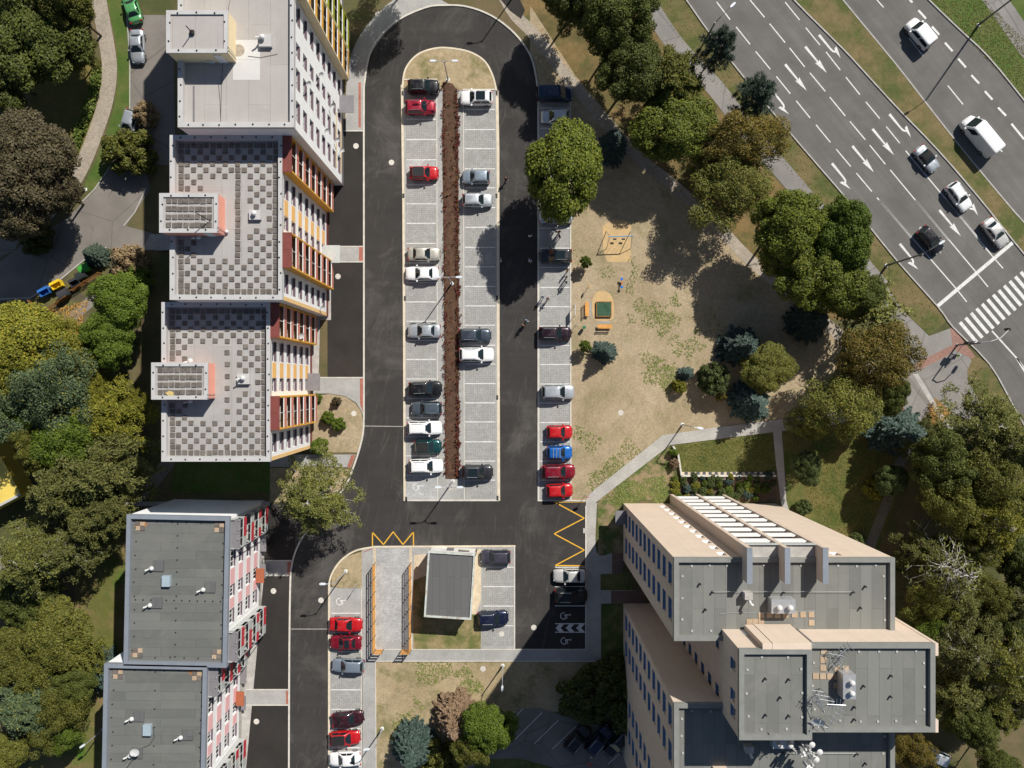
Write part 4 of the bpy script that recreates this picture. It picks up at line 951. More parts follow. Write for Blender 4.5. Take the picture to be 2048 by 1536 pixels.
# ------------------------------------------------------------------ vehicles
TYRE = plain('tyre_rubber', (.02,.02,.02), .8); RIM = plain('alloy_rim', (.45,.46,.48), .35, .1, 8, metal=.8)
cg = N('car_glass', .06); cg.b.inputs['Base Color'].default_value = (.012,.02,.024,1); cg.b.inputs['Specular IOR Level'].default_value = .55; CARGLASS = cg.m
LAMP_W = plain('headlamp_glass', (.62,.64,.66), .15); LAMP_R = plain('tail_lamp', (.35,.015,.015), .2); TRIM = plain('black_trim', (.022,.022,.023), .5)
SOFT = plain('soft_top', (.02,.02,.02), .9)
CARSPEC = {  # x positions as fractions of the length: cabin rear base / rear roof / front roof / front base; deck heights
    'hatch':  dict(W=1.74, H=1.48, cab=(-.478,-.385,.03,.215), belt=.92, hood=.80, deck=.90, rails=0),
    'sedan':  dict(W=1.78, H=1.44, cab=(-.35,-.215,.03,.205), belt=.92, hood=.80, deck=.96, rails=0),
    'wagon':  dict(W=1.80, H=1.50, cab=(-.482,-.41,.03,.205), belt=.93, hood=.82, deck=.92, rails=1),
    'suv':    dict(W=1.84, H=1.66, cab=(-.482,-.40,.04,.215), belt=1.04, hood=.96, deck=1.0, rails=1),
    'mpv':    dict(W=1.86, H=1.85, cab=(-.49,-.455,.14,.30), belt=1.08, hood=.98, deck=1.0, rails=0),
    'van':    dict(W=2.02, H=2.45, cab=(-.492,-.48,.24,.40), belt=1.30, hood=1.12, deck=1.3, rails=0),
    'cabrio': dict(W=1.74, H=1.30, cab=(-.29,-.19,.02,.19), belt=.86, hood=.78, deck=.90, rails=0),
}
def rring(xa, xb, w_, r, k=3):
    """rounded rectangle ring, counter-clockwise from the rear right corner"""
    out = []
    for cx, cy, a0 in ((xa+r, -w_+r, 180), (xb-r, -w_+r, 270), (xb-r, w_-r, 0), (xa+r, w_-r, 90)):
        for i in range(k+1): a = R(a0+90*i/k); out.append((cx+r*math.cos(a), cy+r*math.sin(a)))
    return out
CARM = {}
def car_meshes(kind, L):
    key = (kind, round(L, 1))
    if key in CARM: return CARM[key]
    s = CARSPEC[kind]; W2 = s['W']/2; H = s['H']; rb, rr, fr, fb = [c*L for c in s['cab']]; bt = s['belt']
    # lower body loft
    st = []
    van = kind in ('van', 'mpv')
    def top(t):
        if t < s['cab'][0]: return s['deck'] if kind in ('sedan','cabrio') else bt-.10
        if t < s['cab'][3]: return bt
        q = (t-s['cab'][3])/(.5-s['cab'][3]); return bt + (s['hood']-bt)*min(1, q*1.15)
    for t, wf, dz in ((-.5,.62,-.34),(-.492,.76,-.18),(-.475,.87,-.06),(-.44,.945,0),(-.36,.985,0),(-.2,1,0),(0,1,0),(.15,1,0),(.25,.99,0),(.34,.97,0),(.41,.925,-.02),(.455,.86,-.07),(.482,.76,-.17),(.495,.63,-.28),(.5,.50,-.36)):
        st.append((t*L, W2*wf, max(.42, top(t)+dz)))
    b = MB(); n = 11; vs = []
    for x, hw, zt in st:
        half = [(hw*.90,.20),(hw*.985,.34),(hw,.58),(hw*.985,zt-.13),(hw*.93,zt-.035)]
        ringp = [(-y, z) for y, z in half] + [(0 - hw*.45, zt), (hw*.45, zt)] 
        ringp = [(y, z) for y, z in half] + [(hw*.5, zt+.012), (0, zt+.02), (-hw*.5, zt+.012)] + [(-y, z) for y, z in half[::-1]]
        vs += [(x, y, z) for y, z in ringp]
    k = 13; fs = []
    for i in range(len(st)-1):
        for j in range(k-1): fs.append((i*k+j, (i+1)*k+j, (i+1)*k+j+1, i*k+j+1))
        fs.append((i*k+k-1, (i+1)*k+k-1, (i+1)*k, i*k))
    fs.append(tuple(range(k))); fs.append(tuple((len(st)-1)*k+j for j in range(k))[::-1])
    b.add(vs, fs)
    # cabin shell
    c = MB(); wb, wr = W2*.93, W2*.745 if not van else W2*.88
    base = rring(rb, fb, wb, .16); mid = rring(rb+(rr-rb)*.86, fb+(fr-fb)*.86, wb+(wr-wb)*.86, .20); roof = rring(rr, fr, wr-.02, .24); crown = rring(rr+.16, fr-.16, wr-.2, .2)
    m_ = len(base); zs = (bt-.04, bt+(H-bt)*.86, H-.03, H+.012)
    vs = [(x,y,z) for rg, z in zip((base,mid,roof,crown), zs) for x, y in rg]
    fs = [(q*m_+i, q*m_+(i+1)%m_, (q+1)*m_+(i+1)%m_, (q+1)*m_+i) for q in range(3) for i in range(m_)] + [tuple(3*m_+i for i in range(m_))]
    c.add(vs, fs)
    # glazing panels: bilinear patches a few millimetres proud of the shell
    zb0, zr0 = bt+.015, bt+(H-bt)*.90
    def patch(p00, p10, p11, p01, nrm, bow=0.0):
        g = MB(); q = 5; vv = []
        nx = Vector(nrm).normalized()*.014
        for i in range(q):
            for j in range(q):
                u, v = i/(q-1), j/(q-1)
                p = (Vector(p00)*(1-u)+Vector(p10)*u)*(1-v) + (Vector(p01)*(1-u)+Vector(p11)*u)*v
                bo = bow*(1-(2*u-1)**2); vv.append(p + nx + Vector(nrm).normalized()*bo)
        g.add(vv, [(i*q+j,(i+1)*q+j,(i+1)*q+j+1,i*q+j+1) for i in range(q-1) for j in range(q-1)]); return g
    xz = lambda x0, x1, z: x0 + (x1-x0)*(z-(bt-.04))/(H-.03-(bt-.04))
    wz = lambda z: wb + (wr-wb)*(z-(bt-.04))/(H-.03-(bt-.04))
    f0, f1 = xz(fb, fr, zb0), xz(fb, fr, zr0); r0, r1 = xz(rb, rr, zb0+.08), xz(rb, rr, zr0)
    nf = (H-bt, 0, fb-fr); nr_ = (-(H-bt), 0, rr-rb+.02)
    ws = patch((f0,-wz(zb0)+.13,zb0),(f0,wz(zb0)-.13,zb0),(f1,wz(zr0)-.15,zr0),(f1,-wz(zr0)+.15,zr0), nf, .02).mesh('windshield', [CARGLASS], True)
    rw = patch((r0,-wz(zb0)+.16,zb0+.08),(r0,wz(zb0)-.16,zb0+.08),(r1,wz(zr0)-.18,zr0),(r1,-wz(zr0)+.18,zr0), nr_, .02).mesh('rear_window', [CARGLASS], True)
    sides = []
    for sg in (-1, 1):
        spans = ((.07,.50),(.53,.93)) if kind not in ('van','cabrio') else (((.72,.93),) if kind == 'van' else ((.3,.93),))
        for a, bb in spans:
            def X(t, z): lo, hi = xz(rb, rr, z), xz(fb, fr, z); return lo + (hi-lo)*t
            z0, z1 = bt+.03, bt+(H-bt)*.82
            g = patch((X(a,z0),sg*wz(z0),z0),(X(bb,z0),sg*wz(z0),z0),(X(bb,z1),sg*wz(z1),z1),(X(a,z1),sg*wz(z1),z1), (0, sg*(H-bt), wb-wr), .0)
            sides.append(g.mesh('side_window', [CARGLASS], True))
    wh = MB(); 
    wh.tube((0,-.1,0),(0,.1,0),.32,n=16,m=0).tube((0,-.108,0),(0,.108,0),.2,n=12,m=1)
    whm = wh.mesh('wheel', [TYRE, RIM])
    mir = MB().box(-.09,.09,-.10,.10,-.06,.07).mesh('mirror', [TRIM])
    hl = MB().prism([(-.24,-.10),(.10,-.16),(.14,.04),(-.12,.12)], -.05, .03, bottom=True).mesh('headlight', [LAMP_W])
    tl = MB().box(-.05,.07,-.14,.14,-.10,.10).mesh('taillight', [LAMP_R])
    rail = MB().path([(rr+.25,0,-.02),(rr+.35,0,.05),(fr-.35,0,.05),(fr-.2,0,-.02)], .025, 5).mesh('roof_rail', [GALV])
    sunr = MB().prism(rring(rr+(fr-rr)*.28, fr-.12, wr*.78, .12), H+.0, H+.03).mesh('sunroof', [CARGLASS])
    blk = MB().prism(rring(rr+.03, fr-.02, wr-.05, .2), H-.01, H+.022).mesh('roof_panel', [TRIM])
    br = MB().box(rr+.4,rr+.47,-wr,wr,H+.06,H+.10).mesh('rack_bar', [GALV])
    wip = MB().path([(f0+.03,-.45,zb0+.02),(f0-.05,.25,zb0+.08)], .014, 4).mesh('wiper', [TRIM])
    plate = MB().box(0,.02,-.26,.26,-.055,.055).mesh('number_plate', [FRAME_W])
    CARM[key] = dict(s=s, body=b.mesh('car_body', [TRIM], True), cabin=c.mesh('car_cabin', [TRIM], True), ws=ws, rw=rw, sides=sides, wheel=whm, mirror=mir, hl=hl, tl=tl, rail=rail, sunr=sunr, blk=blk, bar=br, wip=wip, plate=plate, dims=(L, W2, H, rr, fr, wr, fb))
    return CARM[key]
PAINT = {}
def col_paint(c):
    table = dict(black=((.012,.012,.014),.3), charcoal=((.035,.035,.04),.4), slate=((.06,.075,.10),.5), navy=((.012,.018,.05),.4), red=((.46,.008,.012),.05), dkred=((.22,.006,.02),.3), crimson=((.30,.01,.03),.2), maroon=((.045,.010,.016),.3),
        white=((.80,.80,.80),.0), silver=((.50,.53,.56),.55), bluesilver=((.30,.36,.42),.55), champagne=((.52,.49,.42),.5), green=((.008,.06,.06),.4), blue=((.01,.12,.45),.2), lime=((.10,.34,.12),.2), dkblue=((.012,.03,.07),.4), beige=((.60,.59,.56),.35), purple=((.07,.065,.09),.4), bluegrey=((.10,.13,.16),.5), wine=((.02,.008,.014),.3))
    if c not in PAINT: PAINT[c] = paint('paint_'+c, *table[c])
    return PAINT[c]
def car(px, py, L, kind, colour, heading, label, z=.0, extra='', name=None, group=None):
    """heading in degrees, 0 = nose to the right of the picture"""
    mm = car_meshes(kind, L); s = mm['s']; Lr, W2, H, rr, fr, wr, fb = mm['dims']; pm = col_paint(colour)
    x, y = P(px, py, .8)
    nm = name or {'van':'delivery_van','mpv':'minivan'}.get(kind, 'parked_car')
    root = thing(nm, label, 'van' if kind == 'van' else 'car', (x, y, z), R(heading), group)
    b = link('body', mm['body'], root); setmats(b, [pm])
    c = link('cabin', mm['cabin'], root); setmats(c, [SOFT if kind == 'cabrio' else pm])
    link('windshield', mm['ws'], root)
    if kind != 'van': link('rear_window', mm['rw'], root)
    for g in mm['sides']: link('side_window', g, root)
    for wx in (-.30, .31):
        for sg in (-1, 1): link('wheel', mm['wheel'], root, (wx*L, sg*(W2-.09), .32))
    for sg in (-1, 1):
        o = link('mirror', mm['mirror'], root, (fb-.28, sg*(W2+.09), s['belt']+.05)); setmats(o, [pm])
        h_ = link('headlight', mm['hl'], root, (L*.5-.20, sg*W2*.70, s['hood']-.17)); h_.scale = (1, sg, 1)
        t_ = link('taillight', mm['tl'], root, (-L*.5+.07, sg*W2*.76, s['belt']-.12))
        if s['rails'] or 'rail' in extra: link('roof_rail', mm['rail'], root, (0, sg*(wr-.10), H))
    link('wiper', mm['wip'], root); link('number_plate', mm['plate'], root, (L*.5-.01, 0, .46)); link('number_plate', mm['plate'], root, (-L*.5-.01, 0, .6))
    if 'sun' in extra: link('sunroof', mm['sunr'], root)
    if 'black' in extra: link('roof_panel', mm['blk'], root)
    if 'rack' in extra:
        for k in range(3): link('rack_bar', mm['bar'], root, (k*.42, 0, 0))
    return root
G1, G2, G3, G4 = 'cars in the west island row', 'cars in the east island row', 'cars in the row by the playground', 'cars in the south-west row'
CARS = [
 (847,174,4.1,'suv','black',0,'black estate car at the top of the west island row',IZ,'',G1), (841,215,3.9,'suv','crimson',0,'crimson estate car parked below the black one near the island lawn',IZ,'',G1),
 (848,346,3.75,'hatch','red',0,'bright red hatchback with black roof in the island row',IZ,'black',G1), (848,508,4.2,'sedan','champagne',0,'champagne saloon above a white saloon, nose to the planting bed',IZ,'',G1),
 (844,547,4.3,'sedan','white',180,'white saloon backed towards the planting bed by the lamp',IZ,'',G1), (848,662,4.3,'sedan','silver',180,'silver saloon alone with its tail to the planting bed',IZ,'',G1),
 (851,777,4.3,'suv','black',2,'black off-roader heading five cars at the south of the island row',IZ,'',G1), (853,817,4.0,'wagon','bluegrey',180,'blue-grey estate between the black off-roader and a white estate',IZ,'',G1),
 (849,856,4.5,'wagon','white',1,'white estate directly above the dark green car',IZ,'',G1), (856,893,3.5,'hatch','green',2,'small dark green hatchback with black roof',IZ,'black',G1),
 (852,932,4.4,'suv','white',1,'white off-roader beside the paved wheelchair bay',IZ,'',G1),
 (953,196,4.1,'suv','white',180,'white car with black glass roof at the top of the east island row',IZ,'sun',G2), (952,354,3.6,'hatch','bluesilver',180,'blue-silver hatchback backed out, above a pale hatchback',IZ,'',G2),
 (955,400,3.95,'hatch','silver',0,'pale silver hatchback under the blue-silver hatchback',IZ,'',G2), (950,671,4.2,'wagon','slate',0,'slate blue estate parked above a white off-roader',IZ,'',G2),
 (953,709,4.45,'suv','white',0,'white off-roader beside the slate blue estate',IZ,'',G2), (955,944,4.05,'suv','charcoal',0,'dark grey car with glass roof at the south of the east island row',IZ,'sun',G2),
 (1109,188,4.7,'mpv','dkblue',0,'dark blue minivan at the top of the row by the trees',IZ,'',G3), (1110,233,3.75,'hatch','silver',180,'white-silver hatchback next to the big maple crown',IZ,'',G3),
 (1112,433,4.4,'sedan','silver',0,'pale car half hidden under the maple crown',IZ,'',G3), (1111,512,4.25,'suv','charcoal',180,'grey car with black glass roof at the playground row',IZ,'sun',G3),
 (1110,667,4.2,'wagon','wine',0,'dark wine estate by the green litter bin',IZ,'',G3), (1116,784,4.15,'suv','silver',0,'lone pale silver off-roader in the playground row',IZ,'',G3),
 (1119,864,3.3,'hatch','red',0,'small red hatchback above the blue one',IZ,'',G3), (1119,905,3.3,'hatch','blue',0,'small bright blue car with roof rack',IZ,'rack',G3),
 (1117,943,4.3,'suv','dkred',1,'dark red off-roader between the blue car and a small red one',IZ,'',G3), (1119,981,3.4,'hatch','red',2,'small red hatchback at the kerb end of the row',IZ,'',G3),
 (1139,1152,4.2,'sedan','beige',180,'beige saloon half in tower shade beside the yellow zigzag',.02,'',None), (1142,1192,4.2,'suv','black',0,'black off-roader in full shade above the wheelchair bays',.02,'',None),
 (991,1114,3.9,'hatch','purple',180,'purplish grey hatchback beside the kiosk',IZ,'',None), (986,1236,4.0,'wagon','navy',2,'navy blue estate near the kiosk lawn',IZ,'',None),
 (692,1249,4.2,'sedan','red',-2,'red saloon just below the wheelchair bay',IZ,'',G4), (691,1285,4.1,'sedan','dkred',180,'deep red hatchback backed in beside the red saloon',IZ,'sun',G4),
 (696,1331,4.2,'hatch','bluesilver',178,'pale blue-silver hatchback overhanging the footway',IZ,'',G4), (696,1437,4.1,'sedan','maroon',6,'dark maroon car parked slightly askew',IZ,'',G4),
 (690,1476,4.0,'hatch','red',3,'red hatchback with black roof near the bottom edge',IZ,'black',G4), (690,1518,4.1,'sedan','white',182,'white saloon at the bottom of the south-west row',IZ,'',G4),
 (1156,1477,4.0,'suv','black',48,'black car leftmost of three in the shaded car park',.02,'rail','cars in the shaded car park'), (1199,1480,4.3,'suv','navy',48,'navy car between two others in the shaded car park',.02,'rail','cars in the shaded car park'),
 (1236,1487,4.4,'wagon','black',228,'black estate rightmost of three in the shaded car park',.02,'rail','cars in the shaded car park'),
]
for c_ in CARS: car(*c_[:7], c_[7], c_[8], group=c_[9])
HD = -50.6
for px, py, L, kind, colour, hd, lab in ((1840,67,4.2,'mpv','white',HD+180,'white high-roofed car driving up the far carriageway'), (1959,273,5.8,'van','white',HD+180,'white delivery van on the far carriageway'),
    (1855,317,3.7,'cabrio','silver',HD,'white roadster with black soft top driving towards the crossing'), (1919,393,4.0,'wagon','white',HD-4,'white estate with roof rails behind a silver car'),
    (1992,465,4.1,'sedan','beige',HD-2,'silver-beige saloon waiting at the stop line'), (1862,480,3.9,'hatch','black',HD+2,'black hatchback driving under the road lamp arm')):
    car(px, py, L, kind, colour, hd, lab, .02, name={'van':'delivery_van','mpv':'minivan'}.get(kind, 'car'), group='traffic on the dual carriageway')
car(263,14,4.1,'sedan','lime',108,'light green saloon cut by the top edge on the shaded drive',.02); car(274,92,4.3,'sedan','silver',-88,'silver-blue saloon parked on the shaded drive',.02)
car(257,248,4.0,'hatch','silver',-106,'silver hatchback half under shrubs by the footpath',.02); car(1868,1512,4.3,'hatch','silver',158,'silver car half hidden by trees at bottom right',.02)
# ------------------------------------------------------------------ trees and shrubs
def quads_mesh(name, c, u, v, mat):
    """c, u, v: arrays (n,3): centre and half axes of each leaf face"""
    n = len(c); co = np.empty((n,4,3), np.float32)
    co[:,0] = c-u-v; co[:,1] = c+u-v; co[:,2] = c+u+v; co[:,3] = c-u+v
    me = bpy.data.meshes.new(name); me.vertices.add(n*4); me.vertices.foreach_set('co', co.ravel())
    me.loops.add(n*4); me.loops.foreach_set('vertex_index', np.arange(n*4, dtype=np.int32))
    me.polygons.add(n); me.polygons.foreach_set('loop_start', np.arange(0, n*4, 4, dtype=np.int32))
    try: me.polygons.foreach_set('loop_total', np.full(n, 4, np.int32))
    except Exception: pass
    me.materials.append(mat); me.update(calc_edges=True); return me
def unit(a): return a/np.maximum(1e-6, np.linalg.norm(a, axis=1, keepdims=True))
def leaf_axes(rs, nrm, s, asp=.75, spread=.7):
    n = len(nrm); nn = unit(nrm + rs.normal(0, spread, (n,3))); t = unit(np.cross(nn, rs.normal(0,1,(n,3)))); b = np.cross(nn, t)
    sz = s*rs.uniform(.65, 1.25, (n,1)); return t*sz, b*sz*asp
def limbs(seed, h, rc, zc, r0, n=7, mat=None, spread=.8):
    rnd = random.Random(seed); m = MB(); top = zc+.15*h
    pts = [(0,0,-.1),(rnd.uniform(-.15,.15),rnd.uniform(-.15,.15),h*.25),(rnd.uniform(-.3,.3),rnd.uniform(-.3,.3),h*.5),(rnd.uniform(-.4,.4),rnd.uniform(-.4,.4),h*.82)]
    m.path(pts, [r0*1.25, r0*.9, r0*.6, r0*.18], 7)
    for i in range(n):
        a = 2*math.pi*(i+rnd.random()*.6)/n; t = rnd.uniform(.28,.62); z = h*t
        e = (math.cos(a)*rc*spread*rnd.uniform(.6,1), math.sin(a)*rc*spread*rnd.uniform(.6,1), z+h*rnd.uniform(.12,.28))
        mid = (e[0]*.45+rnd.uniform(-.2,.2), e[1]*.45+rnd.uniform(-.2,.2), z+(e[2]-z)*.6)
        m.path([(pts[2][0]*t, pts[2][1]*t, z), mid, e], [r0*.42, r0*.26, r0*.06], 5)
        for q in range(3):
            f = rnd.uniform(.4,.9); st = Vector(mid).lerp(Vector(e), f); a2 = a+rnd.uniform(-1,1); l2 = rc*rnd.uniform(.2,.4)
            m.tube(st, st+Vector((math.cos(a2)*l2, math.sin(a2)*l2, rnd.uniform(.1,.8))), r0*.14, r0*.03, 4)
    return m
def broadleaf(seed, rc=4.5, h=12.0, clumps=60, per=470, leaf=.088, flat=.72, ragged=.22, gap=0.0, lowcut=-.45):
    rs = np.random.RandomState(seed); zc = h - rc*flat
    i = np.arange(clumps)+.5; ph = np.arccos(1-1.62*i/clumps); th = math.pi*(1+5**.5)*i + rs.uniform(0,.6,clumps)
    d = np.stack([np.cos(th)*np.sin(ph), np.sin(th)*np.sin(ph), np.cos(ph)], 1)
    lob = 1 + ragged*(.55*np.sin(th*2+seed)+.45*np.sin(th*3+seed*1.7)) + rs.uniform(-ragged, ragged*.8, clumps)
    ctr = d*(rc*.80*lob)[:,None]; ctr[:,2] *= flat
    inner = rs.normal(0, rc*.33, (clumps//6, 3)); ctr = np.concatenate([ctr, inner])
    cr = rs.uniform(.16, .29, len(ctr))*rc
    C_, U_, V_ = [], [], []
    for k in range(len(ctr)):
        if rs.rand() < gap: continue
        n = int(per*(cr[k]/(.22*rc))**2)
        dd = unit(rs.normal(0,1,(n,3)) + np.array([0,0,.35])); rad = cr[k]*rs.uniform(.55,1.08,(n,1))**.6
        c = ctr[k] + dd*rad*np.array([1.08,1.08,.85]); u, v = leaf_axes(rs, dd*.9+np.array([0,0,.5]), leaf, .75, .55)
        C_.append(c); U_.append(u); V_.append(v)
    C_ = np.concatenate(C_); C_[:,2] += zc
    return C_, np.concatenate(U_), np.concatenate(V_), limbs(seed, h, rc, zc, .20)
def spruce(seed, rc=2.2, h=7.0, tiers=15, leaf=.13):
    rs = np.random.RandomState(seed); C_, U_, V_ = [], [], []
    for t in range(tiers):
        f = t/(tiers-1); z = .5 + (h-.8)*f; r = rc*(1-f)**.85*rs.uniform(.9,1.08) + .12; nb = max(5, int(15*(1-f)+5))
        for b in range(nb):
            a = 2*math.pi*(b+rs.rand()*.7)/nb; L = r*rs.uniform(.8,1.12); n = max(3, int(L/.10)); s = np.linspace(.12,1,n)
            dirv = np.array([math.cos(a), math.sin(a), 0]); side = np.array([-math.sin(a), math.cos(a), 0])
            for sg in (-1, 0, 1):
                off = sg*(1-s)*.28*L + sg*.05
                c = dirv*(s*L)[:,None] + side*off[:,None] + rs.normal(0,.035,(n,3)); c[:,2] += z - .22*L*s**1.4 + .10*L*s**3
                ax = unit(dirv + side*sg*.7 + rs.normal(0,.25,(n,3)))
                nn = unit(np.array([0,0,1.0]) + dirv*.35 + rs.normal(0,.28,(n,3)))
                u = ax*leaf*rs.uniform(.8,1.3,(n,1)); v = unit(np.cross(nn, ax))*leaf*.42*rs.uniform(.8,1.3,(n,1))
                C_.append(c); U_.append(u); V_.append(v)
    tr = MB().path([(0,0,-.1),(0,0,h*.5),(0,0,h*.97)], [.16,.10,.02], 6)
    return np.concatenate(C_), np.concatenate(U_), np.concatenate(V_), tr
def airy(seed, rc=4.0, h=12.0, branches=46, per=70, leaf=(.17,.055), droop=.25, zlo=.45, twig_r=.035):
    """birch / pine / larch: slender limbs with fine sprays of thin leaves"""
    rs = np.random.RandomState(seed); m = MB(); rnd = random.Random(seed)
    tk = [(0,0,-.1),(rnd.uniform(-.3,.3),rnd.uniform(-.3,.3),h*.45),(rnd.uniform(-.5,.5),rnd.uniform(-.5,.5),h*.95)]; m.path(tk, [.19,.12,.03], 7)
    C_, U_, V_ = [], [], []
    for b in range(branches):
        f = zlo + (1-zlo)*((b+rs.rand())/branches); a = b*2.399+rs.uniform(-.5,.5); L = rc*(1.05-(max(0,f-.55)/.45)**1.5*.75)*rs.uniform(.65,1.1)
        o = Vector(tk[1]).lerp(Vector(tk[2]), max(0,(f-.45)/.55)) if f > .45 else Vector(tk[1])*(f/.45); o.z = h*f*.95
        d = Vector((math.cos(a), math.sin(a), 0)); pts = [o]
        for q in range(1, 5):
            s = q/4; pts.append(o + d*L*s + Vector((rnd.uniform(-.15,.15), rnd.uniform(-.15,.15), L*(.34*s - droop*2.2*s*s))))
        m.path(pts, [twig_r*1.3, twig_r, twig_r*.7, twig_r*.45, twig_r*.15], 4)
        for q in range(4):
            st = pts[1+q % 4].lerp(pts[min(4, 2+q % 4)], rnd.random()); a2 = a + rnd.choice((-1,1))*rnd.uniform(.4,1.1); l2 = L*rnd.uniform(.18,.38)
            en = st + Vector((math.cos(a2)*l2, math.sin(a2)*l2, rnd.uniform(-.2,.25))); m.tube(st, en, twig_r*.45, twig_r*.1, 3)
            n = per//4; t = rs.rand(n,1); base = np.array(st)*(1-t) + np.array(en)*t
            c = base + rs.normal(0, .22, (n,3))*np.array([1,1,.7]); ax = unit(np.array(en-st)[None] + rs.normal(0,.5,(n,3))*l2 + np.array([0,0,-droop*.6]))
            u = ax*leaf[0]*rs.uniform(.6,1.3,(n,1)); nn = unit(rs.normal(0,.6,(n,3))+np.array([0,0,1.0])); v = unit(np.cross(nn, ax))*leaf[1]*rs.uniform(.7,1.4,(n,1))
            C_.append(c); U_.append(u); V_.append(v)
    return np.concatenate(C_), np.concatenate(U_), np.concatenate(V_), m
BARK = plain('bark', (.085,.065,.048), .95, .3, 4, obj=True); BIRCH = two('birch_bark', (.62,.60,.56), (.45,.43,.40), 2, fine=9, finevar=.2)
L_ = dict(
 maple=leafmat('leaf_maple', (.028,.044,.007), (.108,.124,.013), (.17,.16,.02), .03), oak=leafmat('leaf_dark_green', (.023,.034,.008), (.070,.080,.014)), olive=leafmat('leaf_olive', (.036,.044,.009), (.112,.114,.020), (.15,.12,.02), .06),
 gold=leafmat('leaf_gold', (.060,.066,.010), (.165,.160,.018), (.22,.17,.02), .07), autumn=leafmat('leaf_autumn', (.045,.040,.010), (.122,.096,.017), (.17,.10,.015), .08), purple=leafmat('leaf_bronze', (.034,.029,.016), (.088,.072,.036)),
 green=leafmat('leaf_fresh', (.028,.052,.007), (.088,.118,.013)), blue=leafmat('leaf_blue_spruce', (.016,.031,.025), (.062,.090,.075)), teal=leafmat('leaf_blue_green', (.026,.044,.022), (.075,.100,.045), (.16,.15,.03), .06),
 pine=leafmat('leaf_pine', (.034,.042,.012), (.112,.112,.030)), birchl=leafmat('leaf_birch', (.042,.052,.012), (.130,.132,.030)), brown=leafmat('leaf_dead', (.10,.066,.040), (.19,.13,.082)), thuja=leafmat('leaf_thuja', (.022,.040,.012), (.070,.085,.024)),
 dkspruce=leafmat('leaf_dark_spruce', (.020,.036,.026), (.065,.085,.060)), redb=leafmat('leaf_barberry', (.035,.011,.008), (.085,.018,.014), (.09,.07,.02), .15), tan=leafmat('leaf_tan_shrub', (.13,.095,.05), (.25,.18,.10)))
TPL = {}
def tpl(key, gen, **kw):
    c, u, v, m = gen(**kw); TPL[key] = (quads_mesh('crown_'+key, c, u, v, L_['maple']), m.mesh('trunk_'+key, [BARK]), kw)
for k in range(4): tpl('bl%d' % k, broadleaf, seed=10+k, clumps=76+10*k, ragged=.10+.07*k, gap=.04+.07*k)
for k in range(2): tpl('ol%d' % k, broadleaf, seed=40+k, clumps=110, per=300, leaf=.075, ragged=.30, gap=.38)
for k in range(2): tpl('bush%d' % k, broadleaf, seed=60+k, rc=2.0, h=2.6, clumps=40, per=150, leaf=.08, flat=.8, ragged=.25)
for k in range(3): tpl('sp%d' % k, spruce, seed=80+k)
for k in range(2): tpl('bi%d' % k, airy, seed=100+k, per=300, branches=64, leaf=(.095,.036), twig_r=.05)
tpl('bare', airy, seed=120, per=26, branches=46, twig_r=.05); tpl('pi0', airy, seed=130, per=420, branches=58, leaf=(.11,.042), droop=.12); tpl('pi1', airy, seed=131, per=400, branches=62, leaf=(.11,.042), droop=.10)
tpl('wisp', airy, seed=140, rc=3.0, h=9, per=60, branches=30, droop=.1)
BASE = dict(bl=(4.5,12.0,.66), ol=(4.5,12.0,.66), bush=(2.0,2.6,.5), sp=(2.2,7.0,.35), bi=(4.0,12.0,.62), bare=(4.0,12.0,.62), pi=(4.0,12.0,.66), wisp=(3.0,9.0,.6))
TREES_N = [0]
def tree(px, py, rpx, t, leaf, label, h=None, bark=None, name='tree', cat='tree', group=None, low=None):
    """crown centre at the pixel, crown radius in pixels; stands on the ground below it"""
    fam = t.rstrip('0123456789'); rc, hh, fz = BASE[fam]
    sc = (rpx/S_PX*.93)/rc
    if h is None: h = hh*min(1.15, max(.55, sc))
    zc = h*fz; x, y = P(px, py, zc); sc = rpx/F_PX*(CAM_H-zc)/rc*(.92 if fam in ('bl','ol') else 1.0)
    rnd = random.Random(int(px*7+py*13)); root = thing(name, label, cat, (x, y, 0), rnd.uniform(0, 6.28), group)
    an = rnd.uniform(-.12,.12); root.scale = (sc*(1+an), sc*(1-an), h/hh)
    cm, tm, _ = TPL[t]
    c = link('crown' if cat == 'tree' else 'foliage', cm, root); setmats(c, [L_[leaf]])
    tr = link('trunk' if cat == 'tree' else 'stem', tm, root)
    if bark: setmats(tr, [bark])
    TREES_N[0] += 1
    return root
GP = 'trees by the park path'; GW = 'trees west of the apartment blocks'; GE = 'trees east of the tower'
